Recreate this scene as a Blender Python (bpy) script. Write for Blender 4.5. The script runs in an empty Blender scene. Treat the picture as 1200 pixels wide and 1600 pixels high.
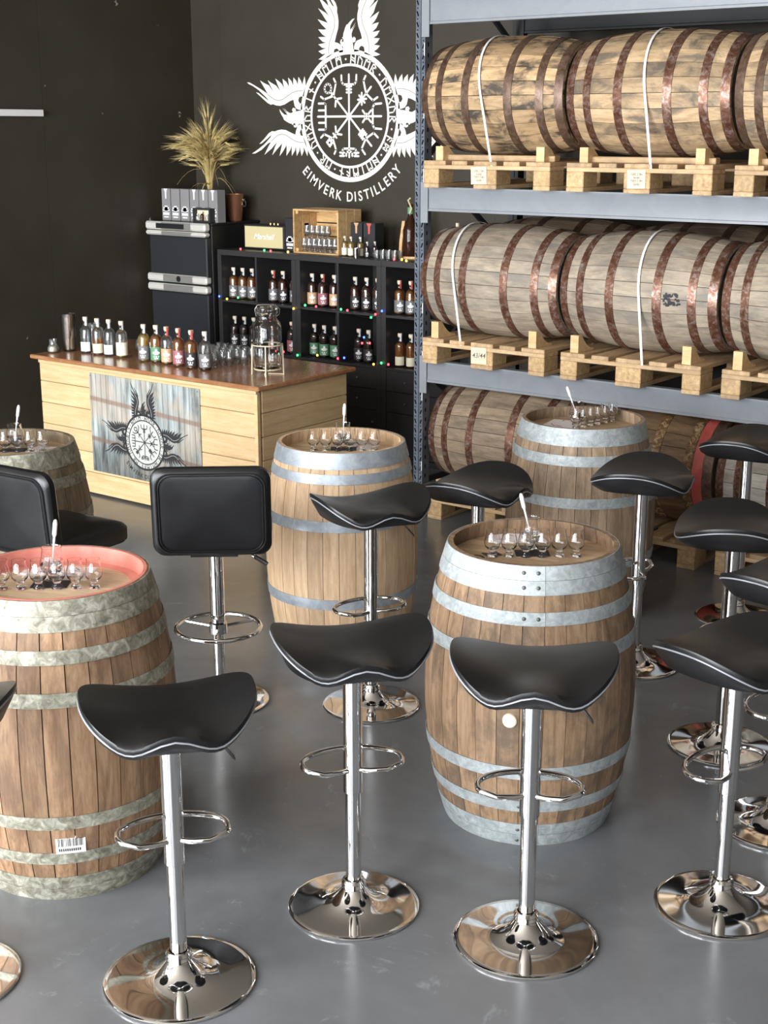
import bpy, bmesh, math, random
from mathutils import Vector, Matrix, Euler
from mathutils.geometry import tessellate_polygon
random.seed(7)
R = math.radians
PI = math.pi
SC = bpy.context.scene
COL = SC.collection

# ------------------------------------------------------------------ camera, daylight, exposure
YAW = 37.5
cam = bpy.data.cameras.new('camera')
cam.sensor_fit = 'VERTICAL'; cam.sensor_height = 36.0
cam.lens = 36.0 * 2200.0 / 1600.0
cam.clip_start = 0.05; cam.clip_end = 100
camo = bpy.data.objects.new('camera', cam); COL.objects.link(camo)
camo.location = (0, 0, 2.2)
camo.rotation_euler = (R(90 - 15.2), 0, R(YAW))
SC.camera = camo

SC.view_settings.view_transform = 'Standard'
SC.view_settings.look = 'None'
SC.view_settings.gamma = 1.0
SC.view_settings.use_curve_mapping = False
SC.view_settings.exposure = 0.03

W = bpy.data.worlds.new('sky'); SC.world = W; W.use_nodes = True
W.node_tree.nodes['Background'].inputs[0].default_value = (0.62, 0.78, 1.0, 1)
W.node_tree.nodes['Background'].inputs[1].default_value = 2.0

WALL_FRONT_Y = -2.6
WINDOWS = [(-7.2, -4.5), (-4.1, -1.4), (-1.0, 1.7)]          # daylight openings in the wall behind the camera
WIN_Z = (0.25, 4.1)
WIN_POWER = (860, 700, 270)
for (x0, x1), pw in zip(WINDOWS, WIN_POWER):
    l = bpy.data.lights.new('window_daylight', 'AREA'); l.shape = 'RECTANGLE'
    l.size = x1 - x0 - 0.1; l.size_y = WIN_Z[1] - WIN_Z[0] - 0.1
    l.energy = pw; l.color = (0.96, 0.98, 1.0)
    lo = bpy.data.objects.new('window_daylight', l); COL.objects.link(lo)
    lo.location = ((x0 + x1) / 2, WALL_FRONT_Y - 0.06, sum(WIN_Z) / 2)
    lo.rotation_euler = (R(90), 0, 0)                        # shines towards +Y

# ------------------------------------------------------------------ helpers
class MB:
    """collects geometry; build() links it as one mesh object"""
    def __init__(s): s.v = []; s.f = []
    def add(s, vs, fs):
        o = len(s.v); s.v += [tuple(v) for v in vs]; s.f += [tuple(i + o for i in f) for f in fs]; return s
    def box(s, c, d, rot=None):
        cx, cy, cz = c; a, b, e = d[0] / 2, d[1] / 2, d[2] / 2
        vs = [Vector((x, y, z)) for x in (-a, a) for y in (-b, b) for z in (-e, e)]
        if rot: m = Euler(rot).to_matrix(); vs = [m @ v for v in vs]
        vs = [v + Vector(c) for v in vs]
        return s.add(vs, [(0, 1, 3, 2), (4, 6, 7, 5), (0, 4, 5, 1), (2, 3, 7, 6), (0, 2, 6, 4), (1, 5, 7, 3)])
    def bx(s, x0, x1, y0, y1, z0, z1): return s.box(((x0 + x1) / 2, (y0 + y1) / 2, (z0 + z1) / 2), (x1 - x0, y1 - y0, z1 - z0))
    def cbox(s, c, d, b=0.004):
        """box with chamfered edges"""
        bm = bmesh.new(); bmesh.ops.create_cube(bm, size=1)
        for v in bm.verts: v.co = Vector((v.co.x * d[0], v.co.y * d[1], v.co.z * d[2]))
        bmesh.ops.bevel(bm, geom=bm.edges[:], offset=b, segments=1, affect='EDGES', profile=0.5)
        bm.verts.index_update()
        s.add([v.co + Vector(c) for v in bm.verts], [[v.index for v in f.verts] for f in bm.faces]); bm.free(); return s
    def lathe(s, prof, n=32, closed=False, c=(0, 0, 0), capb=False, capt=False):
        m = len(prof); vs = []
        for i in range(n):
            a = 2 * PI * i / n
            for r, z in prof: vs.append((c[0] + r * math.cos(a), c[1] + r * math.sin(a), c[2] + z))
        fs = []
        for i in range(n):
            j = (i + 1) % n
            for k in range(m if closed else m - 1):
                q = (k + 1) % m
                fs.append((i * m + k, j * m + k, j * m + q, i * m + q))
        if capb: fs.append([i * m for i in range(n)][::-1])
        if capt: fs.append([i * m + m - 1 for i in range(n)])
        return s.add(vs, fs)
    def tube(s, pts, r, n=8, closed=False, taper=None):
        pts = [Vector(p) for p in pts]; L = len(pts); vs = []; fs = []
        up = Vector((0, 0, 1)); prev = None
        for i, p in enumerate(pts):
            a = pts[(i - 1) % L] if (closed or i > 0) else p
            b = pts[(i + 1) % L] if (closed or i < L - 1) else p
            t = (b - a).normalized()
            if prev is None:
                u = t.cross(up)
                if u.length < 1e-3: u = t.cross(Vector((1, 0, 0)))
            else: u = prev - t * prev.dot(t)
            u.normalize(); prev = u; w = t.cross(u)
            rr = r if taper is None else taper[i]
            for k in range(n):
                an = 2 * PI * k / n; vs.append(p + (u * math.cos(an) + w * math.sin(an)) * rr)
        for i in range(L if closed else L - 1):
            j = (i + 1) % L
            for k in range(n): q = (k + 1) % n; fs.append((i * n + k, i * n + q, j * n + q, j * n + k))
        if not closed: fs.append(list(range(n))[::-1]); fs.append([(L - 1) * n + k for k in range(n)])
        return s.add(vs, fs)
    def loops(s, ls, cap0=True, cap1=True):
        """skin a stack of equal-length loops"""
        n = len(ls[0]); vs = [p for l in ls for p in l]; fs = []
        for i in range(len(ls) - 1):
            for k in range(n): q = (k + 1) % n; fs.append((i * n + k, i * n + q, (i + 1) * n + q, (i + 1) * n + k))
        if cap0: fs.append(list(range(n))[::-1])
        if cap1: fs.append([(len(ls) - 1) * n + k for k in range(n)])
        return s.add(vs, fs)
    def poly(s, outer, holes=(), t=0.0, z=0.0):
        """flat polygon (2-D points) with holes in the xy plane, thickness t"""
        rings = [[Vector((p[0], p[1], 0)) for p in outer]] + [[Vector((p[0], p[1], 0)) for p in h] for h in holes]
        tr = tessellate_polygon(rings); flat = [p for r_ in rings for p in r_]; n = len(flat)
        vs = [(p.x, p.y, z + t) for p in flat]; fs = []
        for a, b, c in tr:
            nz = (flat[b] - flat[a]).cross(flat[c] - flat[a]).z
            fs.append((a, b, c) if nz > 0 else (a, c, b))
        if t > 0:
            vs += [(p.x, p.y, z) for p in flat]; o = 0
            for r_ in rings:
                m = len(r_)
                for k in range(m): q = (k + 1) % m; fs.append((o + k, o + q, n + o + q, n + o + k))
                o += m
        return s.add(vs, fs)
    def xf(s, M): s.v = [tuple(M @ Vector(v)) for v in s.v]; return s
    def mesh(s, name, mat, smooth=35):
        me = bpy.data.meshes.new(name); me.from_pydata(s.v, [], s.f); me.validate()
        if mat: me.materials.append(mat)
        bm = bmesh.new(); bm.from_mesh(me); bmesh.ops.recalc_face_normals(bm, faces=bm.faces[:]); bm.to_mesh(me); bm.free()
        if smooth:
            me.shade_smooth(); me.set_sharp_from_angle(angle=R(smooth))
        return me
    def build(s, name, mat, parent=None, loc=(0, 0, 0), rot=(0, 0, 0), smooth=35):
        return put(name, s.mesh(name, mat, smooth), parent, loc, rot)

def put(name, me, parent=None, loc=(0, 0, 0), rot=(0, 0, 0), scale=None):
    o = bpy.data.objects.new(name, me); COL.objects.link(o)
    o.location = loc; o.rotation_euler = rot
    if scale: o.scale = scale
    if parent: o.parent = parent
    return o
def tag(o, label=None, cat=None, group=None, kind=None):
    if label: o['label'] = label
    if cat: o['category'] = cat
    if group: o['group'] = group
    if kind: o['kind'] = kind
    return o
def thing(name, label, cat, loc=(0, 0, 0), rz=0.0, group=None, rot=None):
    o = bpy.data.objects.new(name, None); COL.objects.link(o); o.empty_display_size = 0.05
    o.location = loc; o.rotation_euler = rot if rot else (0, 0, rz)
    return tag(o, label, cat, group)
def dup(root, loc, rz=None, label=None, group=None):
    def cp(o, par):
        c = o.copy(); COL.objects.link(c)
        if par: c.parent = par
        for ch in list(o.children): cp(ch, c)
        return c
    r = cp(root, None); r.location = loc
    if rz is not None: r.rotation_euler = (0, 0, rz)
    if label: r['label'] = label
    if group: r['group'] = group
    return r
def rrect(w, h, r, n=5):
    pts = []
    for cx, cy, a0 in ((w / 2 - r, h / 2 - r, 0), (-w / 2 + r, h / 2 - r, 90), (-w / 2 + r, -h / 2 + r, 180), (w / 2 - r, -h / 2 + r, 270)):
        for k in range(n + 1):
            a = R(a0 + 90 * k / n); pts.append((cx + r * math.cos(a), cy + r * math.sin(a)))
    return pts
def text_mesh(txt, size, mat, extrude=0.0005, shear=0.0, align='CENTER'):
    c = bpy.data.curves.new('lettering', 'FONT'); c.body = txt; c.size = size; c.extrude = extrude
    c.align_x = align; c.align_y = 'CENTER'; c.shear = shear; c.resolution_u = 3; c.offset = size * 0.012
    o = bpy.data.objects.new('lettering', c); COL.objects.link(o)
    bpy.context.view_layer.update()
    me = bpy.data.meshes.new_from_object(o.evaluated_get(bpy.context.evaluated_depsgraph_get()))
    bpy.data.objects.remove(o); bpy.data.curves.remove(c)
    me.materials.clear(); me.materials.append(mat); return me

# ------------------------------------------------------------------ materials
def newmat(name):
    m = bpy.data.materials.new(name); m.use_nodes = True
    nt = m.node_tree; b = nt.nodes['Principled BSDF']; return m, nt, b
def nd(nt, typ, **kw):
    n = nt.nodes.new(typ)
    for k, v in kw.items():
        if k.startswith('i_'): n.inputs[k[2:].replace('_', ' ')].default_value = v
        else: setattr(n, k, v)
    return n
def ramp(nt, fac, stops, interp='LINEAR'):
    n = nt.nodes.new('ShaderNodeValToRGB'); n.color_ramp.interpolation = interp
    e = n.color_ramp.elements
    while len(e) < len(stops): e.new(0.5)
    for el, (p, c) in zip(e, stops): el.position = p; el.color = (c[0], c[1], c[2], 1) if len(c) == 3 else c
    nt.links.new(fac, n.inputs[0]); return n.outputs[0]
def mix(nt, fac, a, b, typ='MIX'):
    n = nt.nodes.new('ShaderNodeMix'); n.data_type = 'RGBA'; n.blend_type = typ
    for s, i in ((fac, 0), (a, 6), (b, 7)):
        if hasattr(s, 'links') or hasattr(s, 'is_linked'): nt.links.new(s, n.inputs[i])
        else: n.inputs[i].default_value = s if i == 0 else (s[0], s[1], s[2], 1)
    return n.outputs[2]
def math_(nt, op, a, b=0.0):
    n = nt.nodes.new('ShaderNodeMath'); n.operation = op
    for s, i in ((a, 0), (b, 1)):
        if hasattr(s, 'is_linked'): nt.links.new(s, n.inputs[i])
        else: n.inputs[i].default_value = s
    return n.outputs[0]
def coords(nt, scale, rnd=True):
    """object coordinates, stretched, shifted by a per-object random amount"""
    tc = nt.nodes.new('ShaderNodeTexCoord'); mp = nt.nodes.new('ShaderNodeMapping')
    mp.inputs['Scale'].default_value = scale
    nt.links.new(tc.outputs['Object'], mp.inputs['Vector'])
    if not rnd: return mp.outputs[0], None
    oi = nt.nodes.new('ShaderNodeObjectInfo'); cb = nt.nodes.new('ShaderNodeCombineXYZ')
    m1 = math_(nt, 'MULTIPLY', oi.outputs['Random'], 37.0); m2 = math_(nt, 'MULTIPLY', oi.outputs['Random'], 91.0); m3 = math_(nt, 'MULTIPLY', oi.outputs['Random'], 53.0)
    for i, s in enumerate((m1, m2, m3)): nt.links.new(s, cb.inputs[i])
    va = nt.nodes.new('ShaderNodeVectorMath'); va.operation = 'ADD'
    nt.links.new(mp.outputs[0], va.inputs[0]); nt.links.new(cb.outputs[0], va.inputs[1])
    return va.outputs[0], oi.outputs['Random']
def noise(nt, vec, scale=1.0, detail=4.0, rough=0.6, dist=0.0):
    n = nd(nt, 'ShaderNodeTexNoise', i_Scale=scale, i_Detail=detail, i_Roughness=rough, i_Distortion=dist)
    nt.links.new(vec, n.inputs['Vector']); return n.outputs['Fac']
def bump(nt, b, h, strength=0.2, dist=0.002):
    n = nd(nt, 'ShaderNodeBump', i_Strength=strength, i_Distance=dist)
    nt.links.new(h, n.inputs['Height']); nt.links.new(n.outputs[0], b.inputs['Normal'])
def plain(name, c, rough=0.5, metal=0.0, spec=0.5, coat=0.0):
    m, nt, b = newmat(name)
    b.inputs['Base Color'].default_value = (*c, 1); b.inputs['Roughness'].default_value = rough
    b.inputs['Metallic'].default_value = metal; b.inputs['Specular IOR Level'].default_value = spec
    b.inputs['Coat Weight'].default_value = coat
    return m
def wood(name, light, mid, dark, scale=(30, 30, 3), rough=0.6, stain=None, stain_amt=0.5, var=0.35, spec=0.3, stain_scale=(6, 6, 2.2), coat=0.0):
    m, nt, b = newmat(name)
    v, rnd = coords(nt, scale)
    g = noise(nt, v, 1.0, 8, 0.7, 0.5)
    c = ramp(nt, g, [(0.30, dark), (0.46, mid), (0.62, light)])
    vf, _ = coords(nt, tuple(q * 4.0 for q in scale))
    fine = noise(nt, vf, 1.0, 4, 0.6)
    c = mix(nt, math_(nt, 'MULTIPLY', ramp(nt, fine, [(0.30, (1, 1, 1)), (0.48, (0, 0, 0))]), 0.45), c, dark)
    if stain:
        v2, _ = coords(nt, stain_scale)
        s = noise(nt, v2, 1.0, 7, 0.68, 0.6)
        sf = ramp(nt, s, [(0.47, (0, 0, 0)), (0.62, (1, 1, 1))])
        sf = math_(nt, 'MULTIPLY', sf, stain_amt)
        c = mix(nt, sf, c, stain)
    vv = math_(nt, 'ADD', math_(nt, 'MULTIPLY', rnd, var), 1.0 - var / 2)
    hs = nt.nodes.new('ShaderNodeHueSaturation'); nt.links.new(vv, hs.inputs['Value']); nt.links.new(c, hs.inputs['Color'])
    nt.links.new(hs.outputs[0], b.inputs['Base Color'])
    b.inputs['Roughness'].default_value = rough; b.inputs['Specular IOR Level'].default_value = spec
    b.inputs['Coat Weight'].default_value = coat; b.inputs['Coat Roughness'].default_value = 0.2
    bump(nt, b, g, 0.3, 0.002)
    return m
def patchy_metal(name, a, b_, c, scale=18, rough=(0.3, 0.6), metal=0.7, bumpy=0.15):
    m, nt, b = newmat(name)
    v, rnd = coords(nt, (1, 1, 1))
    n1 = noise(nt, v, scale, 6, 0.7, 0.8)
    col = ramp(nt, n1, [(0.32, a), (0.5, b_), (0.68, c)])
    nt.links.new(col, b.inputs['Base Color'])
    n2 = noise(nt, v, scale * 0.5, 4, 0.6)
    rr = nd(nt, 'ShaderNodeMapRange'); nt.links.new(n2, rr.inputs[0])
    rr.inputs[1].default_value = 0.3; rr.inputs[2].default_value = 0.7; rr.inputs[3].default_value = rough[0]; rr.inputs[4].default_value = rough[1]
    nt.links.new(rr.outputs[0], b.inputs['Roughness'])
    b.inputs['Metallic'].default_value = metal
    bump(nt, b, n1, bumpy, 0.002)
    return m
def glass(name, tint=(1, 1, 1), rough=0.0, ior=1.45):
    m, nt, b = newmat(name)
    b.inputs['Base Color'].default_value = (*tint, 1); b.inputs['Roughness'].default_value = rough
    b.inputs['Transmission Weight'].default_value = 1.0; b.inputs['IOR'].default_value = ior
    return m
def thin_glass(name, tint=(1, 1, 1), refl=1.0, body=0.0):
    """thin-walled glass: sees through, mirrors by Fresnel; body paints in a white sheen"""
    m = bpy.data.materials.new(name); m.use_nodes = True; nt = m.node_tree; nt.nodes.clear()
    out = nt.nodes.new('ShaderNodeOutputMaterial')
    tr = nt.nodes.new('ShaderNodeBsdfTransparent'); tr.inputs[0].default_value = (*tint, 1)
    gl = nt.nodes.new('ShaderNodeBsdfGlossy'); gl.inputs['Roughness'].default_value = 0.14
    fr = nt.nodes.new('ShaderNodeFresnel'); fr.inputs[0].default_value = 1.5
    f2 = math_(nt, 'MINIMUM', math_(nt, 'MULTIPLY', fr.outputs[0], refl * 1.8), 1.0)
    mx = nt.nodes.new('ShaderNodeMixShader'); nt.links.new(f2, mx.inputs[0])
    nt.links.new(tr.outputs[0], mx.inputs[1]); nt.links.new(gl.outputs[0], mx.inputs[2])
    df = nt.nodes.new('ShaderNodeBsdfTranslucent'); df.inputs[0].default_value = (.9, .9, .9, 1)  # translucent white painted in to pass for bright reflections
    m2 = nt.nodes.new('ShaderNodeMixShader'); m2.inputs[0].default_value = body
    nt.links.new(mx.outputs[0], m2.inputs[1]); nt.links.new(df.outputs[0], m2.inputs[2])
    nt.links.new(m2.outputs[0], out.inputs[0]); return m
def emit(name, c, s):
    m, nt, b = newmat(name); b.inputs['Base Color'].default_value = (*c, 1)
    b.inputs['Emission Color'].default_value = (*c, 1); b.inputs['Emission Strength'].default_value = s; return m

M = {}
# floor: polished grey concrete with pale scratches
m, nt, b = newmat('polished concrete'); v, _ = coords(nt, (1, 1, 1), False)
n1 = noise(nt, v, 1.3, 7, 0.62, 0.4); n2 = noise(nt, v, 9, 6, 0.7, 1.2); n3 = noise(nt, v, 3.1, 9, 0.75, 2.5)
c = ramp(nt, n1, [(0.3, (0.095, 0.098, 0.104)), (0.5, (0.135, 0.139, 0.147)), (0.7, (0.18, 0.186, 0.197))])
c = mix(nt, math_(nt, 'MULTIPLY', n2, 0.35), c, (0.15, 0.15, 0.15))
c = mix(nt, math_(nt, 'MULTIPLY', ramp(nt, n3, [(0.60, (0, 0, 0)), (0.70, (1, 1, 1))]), 0.35), c, (0.34, 0.35, 0.36))
nt.links.new(c, b.inputs['Base Color'])
rr = ramp(nt, n2, [(0.3, (0.19,) * 3), (0.7, (0.27,) * 3)]); nt.links.new(rr, b.inputs['Roughness'])
b.inputs['Specular IOR Level'].default_value = 0.5; bump(nt, b, n2, 0.02, 0.002); M['floor'] = m
# black painted boards with a few pale scuffs
m, nt, b = newmat('black painted board'); v, _ = coords(nt, (1, 1, 1), False)
n1 = noise(nt, v, 2.0, 4, 0.6); n2 = noise(nt, v, 7.0, 2, 0.4); n3 = noise(nt, v, 60, 3, 0.5)
c = ramp(nt, n1, [(0.3, (0.034, 0.028, 0.019)), (0.7, (0.046, 0.038, 0.027))])
c = mix(nt, math_(nt, 'MULTIPLY', ramp(nt, n2, [(0.75, (0, 0, 0)), (0.76, (1, 1, 1))]), ramp(nt, n3, [(0.5, (0, 0, 0)), (0.55, (1, 1, 1))])), c, (0.35, 0.34, 0.3))
nt.links.new(c, b.inputs['Base Color']); b.inputs['Roughness'].default_value = 0.5; b.inputs['Specular IOR Level'].default_value = 0.35
bump(nt, b, n3, 0.06, 0.002); M['wall'] = m
M['wallgrey'] = plain('light grey wall', (0.26, 0.24, 0.21), 0.8)
M['ceil'] = plain('pale ceiling', (0.34, 0.30, 0.25), 0.8)
M['backing'] = plain('pale joint backing', (0.20, 0.19, 0.16), 0.8)
M['white'] = plain('white paint', (0.8, 0.78, 0.74), 0.5)
M['logo'] = plain('cream white paint', (0.86, 0.83, 0.76), 0.55)
M['logoline'] = plain('grey line paint', (0.35, 0.33, 0.29), 0.6)
M['chrome'] = plain('chrome', (0.80, 0.79, 0.78), 0.06, 1.0)
M['rivet'] = plain('dark rivet', (0.10, 0.10, 0.10), 0.5, 0.4)
M['steel'] = plain('brushed steel', (0.62, 0.62, 0.60), 0.28, 1.0)
M['black'] = plain('black plastic', (0.012, 0.012, 0.013), 0.4)
M['matblack'] = plain('matt black', (0.010, 0.010, 0.010), 0.7)
M['void'] = plain('dark void', (0.003, 0.003, 0.003), 0.9, spec=0.0)
m, nt, b = newmat('black leather'); v, _ = coords(nt, (1, 1, 1))
n1 = noise(nt, v, 220, 3, 0.6); n2 = noise(nt, v, 5, 3, 0.5)
b.inputs['Base Color'].default_value = (0.007, 0.007, 0.0075, 1); b.inputs['Specular IOR Level'].default_value = 0.42
nt.links.new(ramp(nt, n2, [(0.3, (0.30,) * 3), (0.7, (0.42,) * 3)]), b.inputs['Roughness']); bump(nt, b, n1, 0.10, 0.001); M['leather'] = m
M['piping'] = plain('silver piping', (0.30, 0.31, 0.33), 0.4, 0.3)
M['rack'] = patchy_metal('grey rack paint', (0.185, 0.20, 0.218), (0.20, 0.215, 0.233), (0.215, 0.23, 0.248), 6, (0.38, 0.5), 0.0, 0.03)
M['rackpost'] = patchy_metal('dark blue grey rack paint', (0.07, 0.085, 0.105), (0.09, 0.105, 0.13), (0.12, 0.135, 0.16), 14, (0.35, 0.5), 0.15, 0.05)
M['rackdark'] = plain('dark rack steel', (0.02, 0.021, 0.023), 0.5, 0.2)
M['galv'] = patchy_metal('galvanised hoop', (0.24, 0.265, 0.27), (0.335, 0.365, 0.37), (0.46, 0.495, 0.495), 34, (0.5, 0.72), 0.3)
M['galvold'] = patchy_metal('stained galvanised hoop', (0.11, 0.10, 0.075), (0.25, 0.24, 0.185), (0.46, 0.45, 0.38), 34, (0.5, 0.7), 0.3)
M['galvblue'] = patchy_metal('clean galvanised hoop', (0.28, 0.315, 0.35), (0.36, 0.395, 0.43), (0.46, 0.50, 0.53), 20, (0.4, 0.55), 0.45)
M['rust'] = patchy_metal('rusty hoop', (0.085, 0.035, 0.02), (0.155, 0.07, 0.042), (0.31, 0.25, 0.225), 36, (0.22, 0.6), 0.55)
M['rustdark'] = patchy_metal('brown rusted hoop', (0.06, 0.034, 0.022), (0.12, 0.07, 0.045), (0.19, 0.125, 0.09), 26, (0.32, 0.55), 0.4)
M['rustflake'] = patchy_metal('flaking rusty hoop', (0.06, 0.03, 0.015), (0.16, 0.08, 0.03), (0.55, 0.40, 0.22), 34, (0.5, 0.8), 0.1)
M['redpaint'] = patchy_metal('red paint', (0.42, 0.07, 0.06), (0.50, 0.09, 0.075), (0.58, 0.13, 0.11), 9, (0.45, 0.6), 0.0, 0.05)
M['redrim'] = patchy_metal('faded red stain', (0.50, 0.15, 0.115), (0.58, 0.20, 0.155), (0.64, 0.27, 0.21), 7, (0.5, 0.7), 0.0, 0.05)
M['w_brown'] = wood('brown barrel oak', (0.315, 0.208, 0.128), (0.23, 0.145, 0.084), (0.12, 0.073, 0.041), (34, 34, 3.2), stain=(0.105, 0.075, 0.052), stain_amt=0.8, var=0.12, stain_scale=(7, 7, 5))
M['w_red'] = wood('dark brown barrel oak', (0.31, 0.195, 0.115), (0.22, 0.13, 0.072), (0.11, 0.06, 0.032), (34, 34, 3.2), stain=(0.10, 0.06, 0.04), stain_amt=0.6, var=0.30)
M['w_light'] = wood('pale barrel oak', (0.66, 0.48, 0.31), (0.56, 0.38, 0.23), (0.44, 0.28, 0.16), (34, 34, 2.6), stain=(0.30, 0.2, 0.12), stain_amt=0.35, var=0.16)
M['w_olive'] = wood('greyish brown barrel oak', (0.30, 0.24, 0.16), (0.22, 0.17, 0.11), (0.13, 0.10, 0.06), (34, 34, 3), stain=(0.10, 0.08, 0.055), stain_amt=0.5, var=0.25)
M['w_mid'] = wood('weathered brown barrel oak', (0.36, 0.26, 0.17), (0.26, 0.18, 0.115), (0.15, 0.10, 0.065), (34, 34, 3), stain=(0.12, 0.085, 0.06), stain_amt=0.55, var=0.25)
M['w_tan'] = wood('tan barrel oak with black stains', (0.52, 0.36, 0.20), (0.40, 0.265, 0.14), (0.24, 0.15, 0.08), (26, 26, 4), stain=(0.045, 0.038, 0.032), stain_amt=0.95, var=0.5, stain_scale=(9, 9, 4.5))
M['w_tan2'] = wood('tan barrel oak', (0.50, 0.36, 0.21), (0.40, 0.275, 0.155), (0.25, 0.165, 0.09), (26, 26, 4), stain=(0.10, 0.085, 0.07), stain_amt=0.85, var=0.4, stain_scale=(7, 7, 4))
M['w_grey'] = wood('weathered grey barrel oak', (0.40, 0.33, 0.245), (0.305, 0.25, 0.185), (0.165, 0.13, 0.095), (22, 22, 3.5), stain=(0.17, 0.155, 0.135), stain_amt=0.7, var=0.22, stain_scale=(5, 5, 2.5))
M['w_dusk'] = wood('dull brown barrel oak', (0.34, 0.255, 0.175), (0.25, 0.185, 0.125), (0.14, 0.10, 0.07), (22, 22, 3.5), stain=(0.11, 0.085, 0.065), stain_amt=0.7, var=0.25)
M['w_dark'] = wood('dark barrel oak', (0.24, 0.15, 0.08), (0.17, 0.10, 0.055), (0.09, 0.055, 0.03), (22, 22, 3.5), stain=(0.06, 0.045, 0.035), stain_amt=0.7, var=0.25)  # darkest brown of the barrel oaks
M['w_white'] = wood('whitewashed barrel oak', (0.56, 0.52, 0.46), (0.46, 0.42, 0.36), (0.28, 0.24, 0.2), (22, 22, 3.5), stain=(0.2, 0.17, 0.14), stain_amt=0.6, var=0.2)
M['head'] = wood('barrel head oak', (0.50, 0.36, 0.22), (0.41, 0.28, 0.165), (0.28, 0.185, 0.105), (3, 34, 34), stain=(0.2, 0.13, 0.08), stain_amt=0.5, var=0.2)
M['headlight'] = wood('pale barrel head oak', (0.62, 0.47, 0.31), (0.54, 0.385, 0.24), (0.40, 0.27, 0.16), (3, 34, 34), stain=(0.35, 0.24, 0.15), stain_amt=0.35, var=0.16)
M['pallet'] = wood('pallet pine', (0.56, 0.39, 0.22), (0.45, 0.30, 0.16), (0.30, 0.19, 0.10), (30, 3, 30), stain=(0.22, 0.16, 0.11), stain_amt=0.45, var=0.35)
M['palletx'] = wood('pallet pine crosswise', (0.60, 0.42, 0.24), (0.49, 0.33, 0.18), (0.34, 0.22, 0.115), (3, 30, 30), stain=(0.25, 0.18, 0.12), stain_amt=0.4, var=0.3)
M['block'] = wood('pallet chipboard block', (0.58, 0.40, 0.21), (0.45, 0.295, 0.145), (0.30, 0.185, 0.09), (45, 45, 45), stain=(0.25, 0.17, 0.1), stain_amt=0.4, var=0.3)
M['chock'] = wood('fresh pine chock', (0.70, 0.50, 0.27), (0.62, 0.42, 0.21), (0.48, 0.31, 0.15), (8, 30, 30), var=0.2)
M['plank'] = wood('pale spruce plank', (0.68, 0.50, 0.285), (0.62, 0.44, 0.235), (0.50, 0.33, 0.165), (2.2, 30, 30), rough=0.5, stain=(0.55, 0.36, 0.17), stain_amt=0.35, var=0.12, stain_scale=(5, 12, 12))
M['planky'] = wood('pale spruce plank sideways', (0.68, 0.50, 0.285), (0.62, 0.44, 0.235), (0.50, 0.33, 0.165), (30, 2.2, 30), rough=0.5, stain=(0.55, 0.36, 0.17), stain_amt=0.35, var=0.12, stain_scale=(12, 5, 12))
M['top'] = wood('varnished brown counter top', (0.40, 0.19, 0.085), (0.32, 0.14, 0.06), (0.22, 0.09, 0.035), (2.0, 26, 26), rough=0.22, stain=(0.42, 0.24, 0.13), stain_amt=0.4, var=0.08, spec=0.5, coat=0.5)
M['crate'] = wood('crate pine', (0.72, 0.50, 0.25), (0.64, 0.41, 0.185), (0.44, 0.25, 0.10), (3, 30, 30), stain=(0.45, 0.22, 0.08), stain_amt=0.5, var=0.2)
M['strap'] = plain('white plastic strap', (0.78, 0.78, 0.76), 0.35)
M['paper'] = plain('white paper', (0.80, 0.77, 0.74), 0.7)
M['paperpink'] = plain('pinkish white paper', (0.74, 0.66, 0.65), 0.7)
M['notecard'] = plain('cream card', (0.72, 0.58, 0.40), 0.7)
M['ink'] = plain('dark ink', (0.02, 0.02, 0.022), 0.7)
M['inksoft'] = plain('faded brown ink', (0.07, 0.045, 0.03), 0.75)
M['grease'] = plain('pencil', (0.12, 0.10, 0.09), 0.8)
M['glass'] = glass('clear glass')
M['thin'] = thin_glass('thin glass with painted sheen', (0.97, 0.98, 0.98), 1.5, 0.08)
M['thinclear'] = thin_glass('thin crystal glass', (0.96, 0.97, 0.97), 1.0, 0.02)
M['copper'] = plain('copper', (0.80, 0.38, 0.21), 0.34, 0.85)
M['kallax'] = plain('black brown shelf', (0.030, 0.028, 0.028), 0.4)
M['fridge'] = plain('charcoal fridge door', (0.030, 0.032, 0.036), 0.38, 0.3)
M['fridgebody'] = plain('black fridge body', (0.008, 0.008, 0.008), 0.45)
M['silver'] = plain('silver plastic', (0.70, 0.68, 0.62), 0.42, 0.25)
M['silverdark'] = plain('dull silver', (0.40, 0.39, 0.36), 0.35, 0.6)
M['giftbox'] = plain('grey carton', (0.24, 0.23, 0.23), 0.5)
M['giftblack'] = plain('black carton', (0.02, 0.02, 0.022), 0.5)
M['gold'] = plain('gold grille cloth', (0.58, 0.50, 0.27), 0.7)
M['brass'] = plain('brass', (0.75, 0.55, 0.25), 0.3, 1.0)
M['wire'] = plain('cream coated wire', (0.80, 0.70, 0.50), 0.35, 0.3)
M['straw'] = wood('dried barley straw', (0.66, 0.52, 0.24), (0.55, 0.42, 0.17), (0.42, 0.31, 0.11), (40, 40, 8), var=0.1)
M['awn'] = plain('barley awn', (0.58, 0.46, 0.20), 0.6)
M['plasticw'] = plain('milky plastic', (0.86, 0.87, 0.88), 0.3)
M['cork'] = plain('pale stopper', (0.75, 0.62, 0.45), 0.6)
M['seal'] = plain('white seal strip', (0.80, 0.80, 0.80), 0.4)
for k, c in dict(white=(0.82, 0.82, 0.80), cream=(0.78, 0.72, 0.55), green=(0.11, 0.27, 0.15), tan=(0.58, 0.36, 0.20), mauve=(0.34, 0.12, 0.14), grey=(0.17, 0.165, 0.17), black=(0.035, 0.03, 0.032), red=(0.6, 0.1, 0.08)).items():
    M['lab_' + k] = plain(k + ' bottle label', c, 0.5)
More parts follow.
